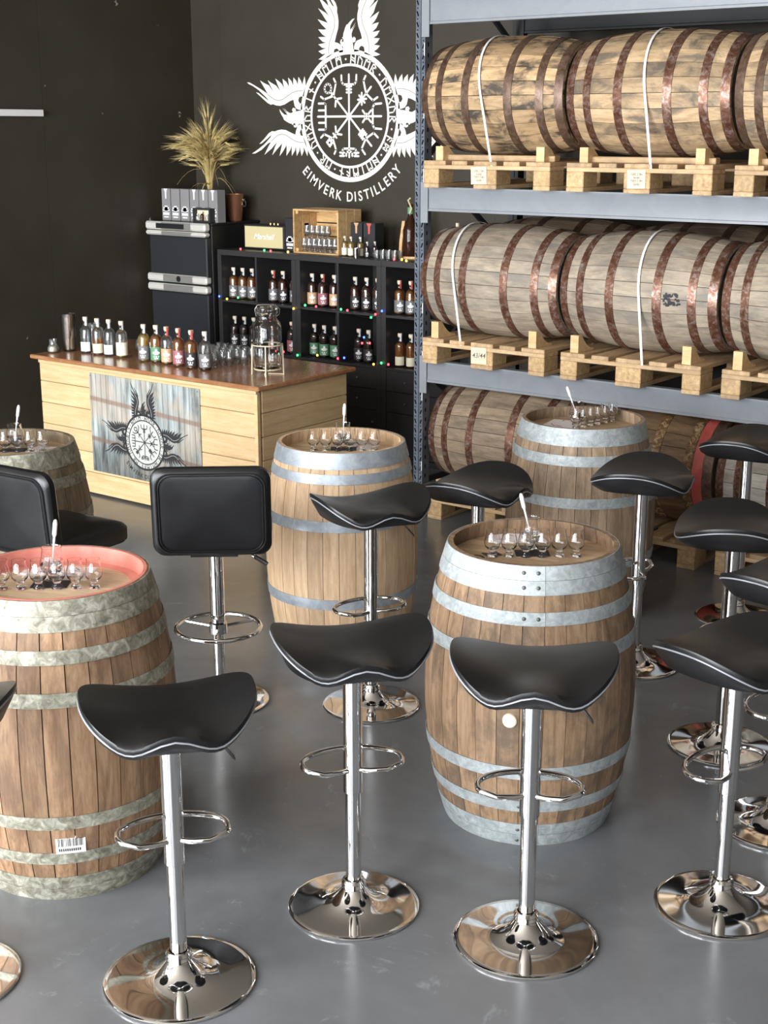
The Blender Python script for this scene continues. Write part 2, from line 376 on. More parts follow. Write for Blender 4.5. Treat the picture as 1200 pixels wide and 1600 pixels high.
def liquid(name, c):
    m, nt, b = newmat(name); b.inputs['Base Color'].default_value = (*c, 1); b.inputs['Roughness'].default_value = 0.05
    b.inputs['Transmission Weight'].default_value = 0.75; b.inputs['IOR'].default_value = 1.34; return m
M['liq_amber'] = liquid('amber spirit', (0.62, 0.25, 0.035)); M['liq_red'] = liquid('dark amber spirit', (0.22, 0.07, 0.018))
M['liq_gold'] = liquid('golden spirit', (0.86, 0.62, 0.20)); M['liq_clear'] = thin_glass('clear spirit', (0.93, 0.95, 0.95), 0.5)
M['liq_dark'] = liquid('dark spirit', (0.10, 0.04, 0.02))

# ------------------------------------------------------------------ the room
XL, YB = -7.95, 7.98            # faces of the left and the back wall
XR, ZC = 4.5, 4.3
def struct(o): o['kind'] = 'structure'; return o
struct(MB().bx(XL - 0.3, XR + 0.3, WALL_FRONT_Y - 0.3, YB + 0.3, -0.12, 0).build('floor', M['floor']))
struct(MB().bx(XL - 0.3, XR + 0.3, WALL_FRONT_Y - 0.3, YB + 0.3, ZC, ZC + 0.12).build('ceiling', M['ceil']))
struct(MB().bx(XR, XR + 0.2, WALL_FRONT_Y - 0.3, YB + 0.3, 0, ZC).build('wall_right', M['wallgrey']))
wl = struct(MB().bx(XL - 0.25, XL - 0.012, WALL_FRONT_Y - 0.3, YB + 0.25, 0, ZC).build('wall_left', M['backing']))
joints = [WALL_FRONT_Y, -1.9, -0.7, 0.5, 1.7, 2.9, 4.1, 5.3, 6.527, 7.2, YB + 0.012]
for a, b_ in zip(joints, joints[1:]):
    gap = 0.0012 if abs(b_ - 6.527) < 0.01 else 0.0004
    MB().bx(XL - 0.012, XL, a + (0.0012 if abs(a - 6.527) < .01 else .0004), b_ - gap, 0, ZC).build('wall_panel', M['wall'], wl)
wb = struct(MB().bx(XL - 0.25, XR + 0.2, YB + 0.012, YB + 0.25, 0, ZC).build('wall_back', M['backing']))
joints = [XL, -7.65, -6.43, -5.2, -4.0, -2.8, -1.6, -0.4, 0.8, 2.0, 3.2, XR]
for a, b_ in zip(joints, joints[1:]):
    MB().bx(a + 0.0003, b_ - 0.0003, YB, YB + 0.012, 0, ZC).build('wall_panel', M['wall'], wb)
# wall behind the camera with three tall daylight openings
wf = MB(); z0, z1 = WIN_Z; y0, y1 = WALL_FRONT_Y - 0.2, WALL_FRONT_Y
wf.bx(XL - 0.25, XR + 0.2, y0, y1, 0, z0).bx(XL - 0.25, XR + 0.2, y0, y1, z1, ZC)
xs = [XL - 0.25] + [q for w in WINDOWS for q in w] + [XR + 0.2]
for a, b_ in zip(xs[::2], xs[1::2]): wf.bx(a, b_, y0, y1, z0, z1)
struct(wf.build('wall_front', M['wallgrey']))
for i, (a, b_) in enumerate(WINDOWS):
    w = MB()
    for k in range(4): x = a + 0.03 + (b_ - a - 0.06) * k / 3; w.bx(x - 0.03, x + 0.03, y0 + 0.15, y1 - 0.005, z0, z1)
    for k in range(4): z = z0 + 0.03 + (z1 - z0 - 0.06) * k / 3; w.bx(a, b_, y0 + 0.155, y1 - 0.01, z - 0.03, z + 0.03)
    struct(w.build('window_%d' % (i + 1), M['rackdark']))
# pale rail ending on the left wall
struct(MB().cbox((XL + 0.02, 4.25, 2.308), (0.04, 4.5, 0.044), 0.003).build('trim_1', M['white']))

# ------------------------------------------------------------------ emblem (shared by the wall painting and the poster)
def seg(a, b, w):
    a = Vector((a[0], a[1])); b = Vector((b[0], b[1])); t = (b - a).normalized() * (w / 2); n = Vector((-t.y, t.x))
    pts = [a - t * 0.0 + n, a - t * 1.0, a - n, b - n, b + t * 1.0, b + n]
    return [(p.x, p.y) for p in pts][::-1]
def strokes(mb, lines, w, tf=lambda p: p, t=0.002, z=0.0):
    for i, l in enumerate(lines):
        q = [tf(p) for p in l]
        for a, b in zip(q, q[1:]):
            if (Vector(a) - Vector(b)).length > 1e-5: mb.poly(seg(a, b, w), t=t * (1 + 0.01 * (i % 5)), z=z)
def circ(r, n=72, c=(0, 0)): return [(c[0] + r * math.cos(2 * PI * k / n), c[1] + r * math.sin(2 * PI * k / n)) for k in range(n)]
def smooth_poly(pts, it=1):
    for _ in range(it):
        o = []
        for i in range(len(pts)):
            a, b = pts[i], pts[(i + 1) % len(pts)]
            o += [(0.8 * a[0] + 0.2 * b[0], 0.8 * a[1] + 0.2 * b[1]), (0.2 * a[0] + 0.8 * b[0], 0.2 * a[1] + 0.8 * b[1])]
        pts = o
    return pts
def cv(p):   # drawing units of the left-hand bird: outward, lateral (ring radius = 1)
    px, py = 380 + p[0] / 9.41, 90 + p[1] / 9.41
    return ((546 - px) / 76.0, (182 - py) / 104.5)
WING_UP = [(25, 328), (60, 325), (130, 365), (250, 440), (350, 512), (300, 420), (232, 300), (290, 340), (370, 380), (450, 497), (400, 400), (352, 300), (420, 350), (480, 385), (545, 472), (510, 385), (472, 280), (530, 325), (570, 365), (606, 432), (592, 360), (583, 285), (640, 335), (680, 410), (675, 340), (668, 270), (715, 320), (742, 392), (748, 270), (790, 320), (812, 382), (824, 265), (860, 320), (880, 382), (915, 260), (928, 330), (930, 400), (900, 560), (860, 558), (830, 570), (815, 620), (835, 660), (872, 668), (875, 760), (830, 760), (790, 745), (760, 700), (742, 605), (690, 625), (610, 675), (540, 696), (480, 690), (425, 668), (395, 678), (345, 650), (270, 580), (165, 482), (205, 492), (290, 560), (365, 622), (330, 570), (210, 450), (120, 385), (60, 355)]
WING_DN = [(78, 1440), (130, 1438), (230, 1380), (340, 1275), (385, 1255), (340, 1330), (278, 1455), (340, 1400), (390, 1360), (440, 1300), (490, 1245), (450, 1320), (400, 1460), (465, 1380), (510, 1330), (560, 1270), (545, 1340), (515, 1472), (575, 1390), (625, 1300), (628, 1360), (622, 1465), (680, 1380), (705, 1310), (705, 1465), (755, 1380), (768, 1310), (782, 1465), (820, 1390), (826, 1315), (855, 1465), (888, 1390), (885, 1320), (942, 1465), (950, 1390), (920, 1260), (880, 1160), (845, 1150), (832, 1100), (850, 1060), (878, 1050), (875, 975), (845, 975), (800, 1010), (775, 1080), (765, 1140), (700, 1110), (620, 1068), (550, 1060), (490, 1072), (450, 1090), (405, 1085), (355, 1115), (280, 1205), (200, 1285), (235, 1280), (330, 1200), (395, 1140), (380, 1180), (280, 1290), (180, 1370)]
HEAD_B = [(528, 745), (560, 790), (600, 830), (650, 838), (620, 790), (572, 730), (610, 770), (650, 812), (640, 790), (598, 733), (640, 780), (685, 808), (715, 805), (735, 790), (718, 760), (735, 728), (770, 735), (780, 775), (765, 790), (750, 775), (755, 795), (800, 780), (880, 770), (880, 965), (820, 975), (800, 1010), (770, 1032), (742, 1018), (740, 985), (757, 1000), (770, 990), (765, 965), (745, 962), (722, 992), (712, 972), (680, 965), (620, 930), (590, 905), (585, 880), (560, 840), (535, 790)]
LINE_UP = [(345, 520), (400, 560), (450, 595), (510, 615), (580, 600), (660, 545), (730, 498), (800, 475), (885, 473)]
LINE_DN = [(390, 1245), (440, 1190), (500, 1145), (560, 1132), (620, 1145), (700, 1200), (770, 1240), (830, 1258), (890, 1255)]
RUNES = {
 'H': [[(-.32, -.5), (-.32, .5)], [(.32, -.5), (.32, .5)], [(-.32, .25), (.32, -.02)], [(-.32, -.02), (.32, -.29)]],
 'E': [[(-.32, -.5), (-.32, .5), (0, .15), (.32, .5), (.32, -.5)]],
 'I': [[(0, -.5), (0, .5)]],
 'M': [[(-.34, -.5), (-.34, .5), (.34, -.02)], [(.34, -.5), (.34, .5), (-.34, -.02)]],
 'V': [[(-.3, -.5), (-.3, .5), (.3, .1), (.3, -.5)]],
 'R': [[(-.3, -.5), (-.3, .5), (.3, .2), (-.2, -.05), (.3, -.5)]],
 'G': [[(-.34, .4), (.34, -.4)], [(-.34, -.4), (.34, .4)]],
 'A': [[(-.15, -.5), (-.15, .5), (.28, .2)], [(-.15, .12), (.28, -.18)]],
 'D': [[(-.34, -.5), (-.34, .5), (.34, -.4), (.34, .5), (-.34, -.4)]],
 'N': [[(0, -.5), (0, .5)], [(-.3, .2), (.3, -.1)]],
}
MOTTO = 'HVER.VEGVR.AD.HEIMAN.ER.VEGVRIN.HEIM.'
def ang_tf(deg, r0, s):  # local (x right, y up) on the ring at clockwise angle deg
    a = R(90 - deg)
    c = (r0 * math.cos(a), r0 * math.sin(a)); ux = (math.sin(a), -math.cos(a)); uy = (math.cos(a), math.sin(a))
    return lambda p: (c[0] + s * (p[0] * ux[0] + p[1] * uy[0]), c[1] + s * (p[0] * ux[1] + p[1] * uy[1]))
def arm_tf(deg):
    a = R(90 - deg); d = (math.cos(a), math.sin(a)); n = (math.sin(a), -math.cos(a))
    return lambda p: (p[0] * d[0] + p[1] * n[0], p[0] * d[1] + p[1] * n[1])
def bar(a, h): return [(a, -h), (a, h)]
ARMS = {
 0: [[(0, 0), (.63, 0)], [(.62, -.15), (.52, -.145), (.48, -.11), (.48, .11), (.52, .145), (.62, .15)], bar(.36, .05), bar(.405, .05), bar(.45, .05)],
 45: [[(0, 0), (.62, 0)], [(.66, -.19), (.58, -.17), (.48, 0), (.50, .17), (.60, .2)], [(.30, -.05), (.43, .06)], [(.43, -.07), (.30, .06)], bar(.365, .08)],
 90: [[(0, 0), (.64, 0)], [(.64, -.19), (.50, -.18), (.47, -.13), (.47, .13), (.50, .18), (.64, .19)], [(.27, -.09), (.33, -.02), (.33, .02), (.27, .09)], [(.44, -.09), (.37, -.02), (.37, .02), (.44, .09)], bar(.35, .04)],
 135: [[(0, 0), (.63, 0)], [(.63, -.18), (.52, -.17), (.47, 0), (.52, .17), (.63, .18)], bar(.33, .06), bar(.365, .06), bar(.40, .06), bar(.435, .06)],
 180: [[(0, 0), (.62, 0)], [(.58, -.13), (.53, -.145), (.49, -.12), (.485, 0), (.49, .12), (.53, .145), (.58, .13)], [(.60, -.06), (.54, -.06), (.53, 0), (.54, .06), (.60, .06)], [(.55, -.19), (.55, -.10)], [(.60, -.19), (.60, -.10)], [(.55, .10), (.55, .19)], [(.60, .10), (.60, .19)]],
 225: [[(0, 0), (.60, 0)], [(.62, -.19), (.55, -.17), (.47, 0), (.55, .17), (.64, .18)], [(.30, -.09), (.37, 0), (.30, .09)], bar(.41, .05), bar(.53, .05), bar(.565, .05), bar(.60, .05)],
 270: [[(0, 0), (.64, 0)], [(.62, -.20), (.49, -.20), (.475, -.18), (.475, .18), (.49, .20), (.62, .20)], [(.475, -.095), (.62, -.095)], [(.475, .095), (.62, .095)]],
 315: [[(0, 0), (.53, 0)], [(.62, -.19), (.54, -.17), (.44, 0), (.54, .17), (.62, .19)], [(.30, -.09), (.37, 0), (.30, .09)], bar(.47, .05)] + [[(.60 + .07 * math.cos(2 * PI * k / 10), .07 * math.sin(2 * PI * k / 10)) for k in range(11)]],
}
def emblem(root, S, mat, linemat, t, lettering, birds=(0, 1, 2), line_t=None):
    """children of root, drawn in root's xy plane, ring radius S"""
    sc = lambda p: (p[0] * S, p[1] * S)
    mb = MB(); mb.poly([sc(p) for p in circ(1.0)], [[sc(p) for p in circ(.925)]], t=t); mb.build('outer_ring', mat, root, smooth=0)
    mb = MB(); mb.poly([sc(p) for p in circ(.79)], [[sc(p) for p in circ(.752)]], t=t); mb.build('inner_ring', mat, root, smooth=0)
    mb = MB(); n = len(MOTTO)
    for i, ch in enumerate(MOTTO):
        deg = -4 + (i + 1) * 360.0 / n
        tf = ang_tf(deg, .858, .135)
        if ch == '.': mb.poly([sc(tf(p)) for p in circ(.12, 8)], t=t)
        else: strokes(mb, RUNES[ch], .02 * S, lambda p: sc(tf(p)), t)
    tag(mb.build('rune_lettering', mat, root, smooth=0), kind='stuff')
    mb = MB()
    for deg, ls in ARMS.items(): strokes(mb, ls, .032 * S, lambda p: sc(arm_tf(deg)(p)), t)
    mb.poly([sc(p) for p in circ(.05, 14)], t=t * 1.15); mb.build('compass_stave', mat, root, smooth=0)
    for k in birds:      # 0 left, 1 top, 2 right
        def tb(p, k=k):
            o, l = cv(p)
            if k == 0: return sc((-o, l))
            if k == 1: return sc((l, o))
            return sc((o, l))
        mb = MB()
        mb.poly([tb(p) for p in WING_UP], t=t); mb.poly([tb(p) for p in WING_DN], t=t); mb.poly([tb(p) for p in HEAD_B], t=t * 1.02)
        bird = mb.build('bird', mat, root, smooth=0)
        if line_t is not None:
            for ln in (LINE_UP, LINE_DN):
                mb = MB(); strokes(mb, [ln], .012 * S, tb, line_t); mb.build('feather_line', linemat, bird, smooth=0)
    txt = 'EIMVERK DISTILLERY'; wd = {'I': .55, ' ': .62, 'M': 1.25, 'D': 1.08, 'L': .85, 'E': .92, 'S': .95}
    tot = sum(wd.get(c, 1.0) for c in txt); a = -50.0; step = 103.0 / tot
    for c in txt:
        w = wd.get(c, 1.0) * step; mid = a + w / 2; a += w
        if c == ' ': continue
        r = 1.235 * S; an = R(-90 + mid)
        put('letter', text_mesh(c, .215 * S, lettering, t / 2), root, (r * math.cos(an), r * math.sin(an), t / 2), (0, 0, R(mid)), (0.86, 1, 1))
we = thing('wall_emblem', 'cream painted compass emblem with winged birds and rune ring on black wall', 'emblem', (-6.43, YB, 2.288), rot=(R(90), 0, 0))
emblem(we, 0.448, M['logo'], M['logoline'], 0.003, M['logo'], line_t=0.0036)

# ------------------------------------------------------------------ barrels
STAVE, HOOPS = {}, {}
def prof(L, Rh, Rb): return lambda z: Rh + (Rb - Rh) * (1 - abs(2 * z / L - 1) ** 2.1)
def stave_mesh(L, Rh, Rb, n, gap, mat):
    key = (L, Rh, Rb, n, gap, mat.name)
    if key in STAVE: return STAVE[key]
    r = prof(L, Rh, Rb); mb = MB(); nz = 12; th = 0.026; rows = []
    for i in range(nz + 1):
        z = L * i / nz; rr = r(z); ha = PI / n - gap / 2 / rr; row = []
        for s in (-1, -.5, 0, .5, 1):
            a = ha * s; row.append(((rr) * math.cos(a), rr * math.sin(a), z))
        q = rr - th
        if i in (0, nz): q = rr - th * 0.55
        for s in (1, -1): row.append((q * math.cos(ha * s), q * math.sin(ha * s), z))
        rows.append(row)
    mb.loops(rows)
    STAVE[key] = mb.mesh('stave', mat, 30); return STAVE[key]
def hoop_mesh(L, Rh, Rb, z0, z1, mat, t=0.003):
    key = (L, Rh, Rb, round(z0, 4), round(z1, 4), mat.name)
    if key in HOOPS: return HOOPS[key]
    r = prof(L, Rh, Rb); zm = (z0 + z1) / 2
    pr = [(r(z0) + .0005, z0), (r(z0) + t, z0), (r(zm) + t * 1.1, zm), (r(z1) + t, z1), (r(z1) + .0005, z1), (r(zm) - .004, zm)]
    HOOPS[key] = MB().lathe(pr, 72, closed=True).mesh('hoop', mat, 40); return HOOPS[key]
def head_boards(root, Rr, z, n, mat, th=0.02, rz=0.0, name='head_board'):
    Rr2 = Rr * Rr; out = []
    e = [-Rr + 2 * Rr * k / n for k in range(n + 1)]
    for a, b in zip(e, e[1:]):
        a += .0006; b -= .0006; top = []; bot = []
        for k in range(9):
            y = a + (b - a) * k / 8; x = math.sqrt(max(Rr2 - y * y, 0))
            top.append((x, y)); bot.append((-x, y))
        mb = MB(); pts = [p for p in top + bot[::-1]]
        q = []
        for p in pts:
            if not q or (abs(p[0] - q[-1][0]) + abs(p[1] - q[-1][1])) > 1e-5: q.append(p)
        if (abs(q[0][0] - q[-1][0]) + abs(q[0][1] - q[-1][1])) < 1e-5: q.pop()
        mb.poly(q, t=th, z=z); mb.add([(p[0], p[1], z) for p in q], [list(range(len(q)))[::-1]])
        out.append(mb.build(name, mat, root, rot=(0, 0, rz), smooth=0))
    return out
def barrel(name, label, wood_m, hoop_m, hoops, loc, rot=(0, 0, 0), L=0.93, Rh=0.275, Rb=0.345, n=30, gap=0.002, head_m=None, group=None,
           heads=(0, 1), spin=0.0, rivet_at=None, head_n=7, head_rz=0.3, cat='barrel', hoop_over=None, seed=0):
    rg = random.Random(seed)
    t = thing(name, label, cat, loc, rot=rot, group=group)
    me = stave_mesh(L, Rh, Rb, n, gap, wood_m)
    for k in range(n):
        o = put('stave', me, t, (0, 0, 0), (0, 0, spin + 2 * PI * k / n)); f = 1 - rg.random() * 0.004
        o.scale = (f, f, 1)
    for i, (a, b) in enumerate(hoops):
        hm = hoop_m if not hoop_over or i not in hoop_over else hoop_over[i]
        h = put('hoop', hoop_mesh(L, Rh, Rb, a, b, hm), t, (0, 0, 0), (0, 0, rg.random() * 6))
        if rivet_at is not None:
            r = prof(L, Rh, Rb); zm = (a + b) / 2; h.rotation_euler = (0, 0, 0)
            for d in (-.055, -.012):
                an = rivet_at + d / r(zm); rr = r(zm) + .003
                put('rivet', RIVET, h, (rr * math.cos(an), rr * math.sin(an), zm), (0, R(90), an))
            an = rivet_at + .008 / r(zm); mb = MB(); rows = []
            for z in (a, b):
                rr = r(z) + .0032
                rows.append([(rr * math.cos(q), rr * math.sin(q), z) for q in (an - .28, an - .2, an - .1, an)] + [((rr + .0016) * math.cos(q), (rr + .0016) * math.sin(q), z) for q in (an, an - .1, an - .2, an - .28)])
            mb.loops(rows); mb.build('hoop_lap', hm, h)
    hm = head_m or M['head']; ri = prof(L, Rh, Rb)(0.045) - 0.022
    if 1 in heads: head_boards(t, ri, L - 0.070, head_n, hm, rz=head_rz)
    if 0 in heads: head_boards(t, ri, 0.035, head_n, hm, rz=head_rz)
    return t
RIVET = MB().lathe([(0.0, .004), (.004, .0035), (.007, .001), (.0075, 0)], 10, capt=False).mesh('rivet', M['rivet'], 60)
VIEW = -PI / 2 + R(YAW)          # direction from a thing towards the photographer's side

D4 = [(0, .042), (.043, .085), (.135, .175), (.255, .297)]
def mirror(h, L): return h + [(L - b, L - a) for a, b in h]
TOPZ = 0.93
HEADZ = TOPZ - 0.070 + 0.02       # upper face of the head boards
b1 = barrel('wine_barrel', 'brown oak barrel with galvanised hoops and round pale bung used as table', M['w_brown'], M['galv'], mirror(D4, .93), (-2.253, 3.72, 0), Rh=.271, rivet_at=VIEW + 0.0, spin=.05, seed=1)
an = VIEW - .27; r1 = prof(.93, .271, .345)(.455)
MB().lathe([(.0, .010), (.018, .010), (.022, .007), (.0235, 0), (.0, -.012)], 24).build('bung', M['cork'], b1, (r1 * math.cos(an), r1 * math.sin(an), .455), (0, R(90), an))
S4 = [(0, .065), (.085, .125), (.275, .32)]
b2 = barrel('wine_barrel', 'pale new oak barrel with smooth hoops used as table near the counter', M['w_light'], M['galvblue'], mirror(S4, .93), (-3.702, 4.526, 0), Rh=.267, Rb=.328, head_m=M['headlight'], spin=.02, seed=2, rivet_at=VIEW + 1.75)
b3 = barrel('wine_barrel', 'dark brown oak barrel with red stained rim and barcode label', M['w_red'], M['galvold'], mirror(D4, .93), (-3.21, 2.577, 0), gap=.003, head_m=M['headlight'], spin=.08, seed=3)
b4 = barrel('wine_barrel', 'greyish brown oak barrel table in front of the counter end by black wall', M['w_olive'], M['galvold'], mirror([(0, .075), (.115, .16), (.275, .32)], .93), (-4.795, 3.639, 0), spin=.0, seed=4)
b5 = barrel('wine_barrel', 'weathered oak barrel table with two broad pale hoops beside the rack', M['w_mid'], M['galv'], mirror([(0, .075), (.115, .16), (.30, .345)], .93), (-3.129, 5.573, 0), gap=.0022, spin=.03, seed=5)
# red stain on the inside of the rim and the edge of the head
r = prof(.93, .275, .345)
MB().lathe([(r(.93) - .0165, .9312), (r(.90) - .0300, .898), (r(.88) - .0320, HEADZ + .001), (r(.88) - .068, HEADZ + .001), (r(.88) - .068, HEADZ), (r(.88) - .02, HEADZ), (r(.90) - .02, .898), (r(.93) - .006, .9302), (r(.93) - .006, .9312)], 64, closed=True).build('painted_rim', M['redrim'], b3)
# barcode label
an = VIEW + .22; r3 = r(.205) + .0015; lab = MB(); row = []
for zz in (.175, .228): row.append([(r3 * math.cos(an + q), r3 * math.sin(an + q), zz) for q in (-.13, -.065, 0, .065, .13)] + [((r3 - .002) * math.cos(an + q), (r3 - .002) * math.sin(an + q), zz) for q in (.13, .065, 0, -.065, -.13)])
lab.loops(row); lo = lab.build('barcode_label', M['paper'], b3)
mb = MB(); q = -.11
while q < .11:
    w = random.choice((.003, .005, .008)); a0, a1 = an + q, an + q + w; rr = r3 + .0006
    mb.add([(rr * math.cos(a), rr * math.sin(a), zz) for zz in (.197, .222) for a in (a0, a1)], [(0, 1, 3, 2)]); q += w + random.choice((.004, .006, .009))
for k in range(11):
    a0 = an - .105 + k * .018; a1 = a0 + .012; rr = r3 + .0006
    mb.add([(rr * math.cos(a), rr * math.sin(a), zz) for zz in (.182, .191) for a in (a0, a1)], [(0, 1, 3, 2)])
tag(mb.build('barcode_print', M['ink'], lo, smooth=0), kind='stuff')
# branded lettering on the heads
for (txt, dx, dy, rz, sz, par, sh) in (('COM', -.185, -.03, 1.25, .085, b1, .25), ('Ge', .13, -.17, .45, .10, b1, .35)):
    c, s = math.cos(R(YAW)), math.sin(R(YAW))
    put('brand_mark', text_mesh(txt, sz, M['inksoft'], .0003, sh), par, (c * dx - s * dy, s * dx + c * dy, HEADZ + .0006), (0, 0, R(YAW) + rz - .6))
mb = MB()
for k in range(9):
    a = R(YAW) - 1.75 + k * .06; p0 = (.14 * math.cos(a), .14 * math.sin(a)); p1 = (.21 * math.cos(a - .15), .21 * math.sin(a - .15)); mb.poly(seg(p0, p1, .008), t=.0004)
mb.build('brand_mark', M['ink'], b3, (0, 0, HEADZ + .0003), smooth=0)

# ------------------------------------------------------------------ pallet rack with lying barrels
YF = 6.42                        # pallet fronts
RX0, RX1, RY0, RY1 = -4.735, -1.88, 6.53, 7.5
rack = thing('pallet_rack', 'grey steel pallet rack with dark perforated post and wide beams', 'rack', (0, 0, 0))
def post(x, y, mat, detail):
    mb = MB(); w = .062
    mb.bx(x - w / 2, x + w / 2, y - .034, y - .031, 0, 3.6).bx(x - w / 2, x - w / 2 + .003, y - .031, y + .035, 0, 3.6).bx(x + w / 2 - .003, x + w / 2, y - .031, y + .035, 0, 3.6)
    mb.bx(x - .006, x + .006, y - .040, y - .034, 0, 3.6)
    p = mb.build('post', mat, rack, smooth=0)
    MB().bx(x - .055, x + .055, y - .055, y + .055, 0, .006).build('foot_plate', mat, p, smooth=0)
    if detail:
        mb = MB(); z = .06
        while z < 3.5:
            for s in (-1, 1):
                mb.box((x + s * .019, y - .0345, z), (.007, .002, .026), (0, s * .35, 0))
                mb.box((x + s * .019, y - .0345, z + .028), (.006, .002, .006))
            mb.box((x + w / 2 + .0002, y - .005, z + .01), (.002, .008, .022))
            z += .056
        tag(mb.build('slot_row', M['void'], p, smooth=0), kind='stuff')
        mb = MB(); z = .5
        for zz in (.30, .72, .93, 1.22, 1.95, 2.3, 2.62): mb.box((x + w / 2 - .004, y - .0348, zz), (.004, .002, .05 + .05 * random.random()))
        mb.build('paint_chip', M['white'], p, smooth=0)
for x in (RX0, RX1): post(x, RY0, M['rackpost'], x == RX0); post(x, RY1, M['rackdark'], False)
LEV = [(.80, .925), (1.762, 1.893), (2.747, 2.885)]
for a, b in LEV:
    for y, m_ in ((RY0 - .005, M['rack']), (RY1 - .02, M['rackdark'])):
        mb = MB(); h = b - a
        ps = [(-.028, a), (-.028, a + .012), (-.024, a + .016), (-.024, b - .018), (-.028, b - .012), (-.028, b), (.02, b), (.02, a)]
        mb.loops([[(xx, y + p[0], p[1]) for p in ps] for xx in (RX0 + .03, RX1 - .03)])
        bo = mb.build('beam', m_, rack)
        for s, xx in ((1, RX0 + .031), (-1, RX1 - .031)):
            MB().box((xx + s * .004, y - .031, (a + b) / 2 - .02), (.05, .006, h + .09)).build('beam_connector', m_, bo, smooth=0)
for x in (RX0, RX1):
    zs = [.25, .85, 1.45, 2.05, 2.65, 3.25]; 
    for i, (a, b) in enumerate(zip(zs, zs[1:])):
        p = [(x, RY0 + .03, a), (x, RY1 - .03, b)] if i % 2 else [(x, RY1 - .03, a), (x, RY0 + .03, b)]
        MB().tube(p, .018, 6).build('brace', M['rackdark'], rack)
    MB().tube([(x, RY0 + .03, .2), (x, RY1 - .03, .2)], .018, 6).build('brace', M['rackdark'], rack)

def pal_mesh():
    d = {}
    d['deck'] = [(MB().cbox((0, 0, 0), (w, 1.2, .022), .003).mesh('deck_board', M['pallet'], 0)) for w in (.145, .1)]
    d['str'] = MB().cbox((0, 0, 0), (.8, .145, .022), .003).mesh('stringer', M['palletx'], 0)
    d['skid'] = MB().cbox((0, 0, 0), (.1, 1.2, .022), .003).mesh('skid', M['pallet'], 0)
    d['skidw'] = MB().cbox((0, 0, 0), (.145, 1.2, .022), .003).mesh('skid', M['pallet'], 0)
    d['block'] = MB().cbox((0, 0, 0), (.1, .145, .078), .004).mesh('block', M['block'], 0)
    d['blockw'] = MB().cbox((0, 0, 0), (.145, .145, .078), .004).mesh('block', M['block'], 0)
    p = [(0, 0), (.165, 0), (.165, .010)] + [(.035 + .13 * (1 - q / 5), .010 + .08 * (q / 5) ** 2.2) for q in range(1, 6)] + [(0, .090)]
    d['chock'] = MB().loops([[(x, a, z) for a, z in p] for x in (-.024, .024)]).mesh('chock', M['chock'], 0)
    d['chocks'] = MB().loops([[(x, a, z) for a, z in [(0, 0), (.16, 0), (.16, .03), (.11, .03), (.05, .075), (0, .075)]] for x in (-.024, .024)]).mesh('chock', M['chock'], 0)
    d['rest'] = MB().cbox((0, 0, 0), (.74, .05, .03), .003).mesh('cradle_bar', M['palletx'], 0)
    return d
PM = pal_mesh()
def pallet(x0, y0, z, label, chock='chock', note=None, rz=0.0):
    t = thing('pallet', label, 'pallet', (x0, y0, z), rz)
    for i, (xx, w) in enumerate(((.05, 1), (.4, 1), (.75, 1))):
        put('skid', PM['skidw'] if i == 1 else PM['skid'], t, (xx, .6, .011))
        for yy in (.0725, .6, 1.1275): put('block', PM['blockw'] if i == 1 else PM['block'], t, (xx, yy, .061))
    for yy in (.0725, .6, 1.1275): put('stringer', PM['str'], t, (.4, yy, .111))
    for xx, k in ((.0725, 0), (.235, 1), (.4, 0), (.565, 1), (.7275, 0)): put('deck_board', PM['deck'][k], t, (xx, .6, .133))
    for xx in (.07, .71): put('chock', PM[chock], t, (xx, .022 if chock == 'chock' else .05, .144))
    if chock == 'chocks': put('cradle_bar', PM['rest'], t, (.4, .12, .159))
    if note:
        n_ = MB().bx(-.05, .05, -.0008, 0, -.045, .045).build('paper_note', M['notecard'], t, (note[0], -.003, note[1]), (0, R(-2), 0), smooth=0)
        for i, ln in enumerate(note[2]):
            put('handwriting', text_mesh(ln, note[3], M['grease'], .0002, .2), n_, (0, -.0012, .02 - .5 * note[3] * (i - .2) * 2 if len(note[2]) > 1 else 0), (R(90), 0, 0))
    return t
RH, RBL, BL = .268, .312, .885   # lying barrels
H6 = mirror([(0, .045), (.105, .148), (.285, .332)], BL)
def lying(x0, yc, zc, label, w, h, group=None, **kw):
    return barrel('whisky_barrel', label, w, h, H6, (x0, yc, zc), (0, R(90), 0), L=BL, Rh=RH, Rb=RBL, n=26, gap=.0028, head_n=6, head_m=kw.pop('head_m', M['w_dusk']), **kw)
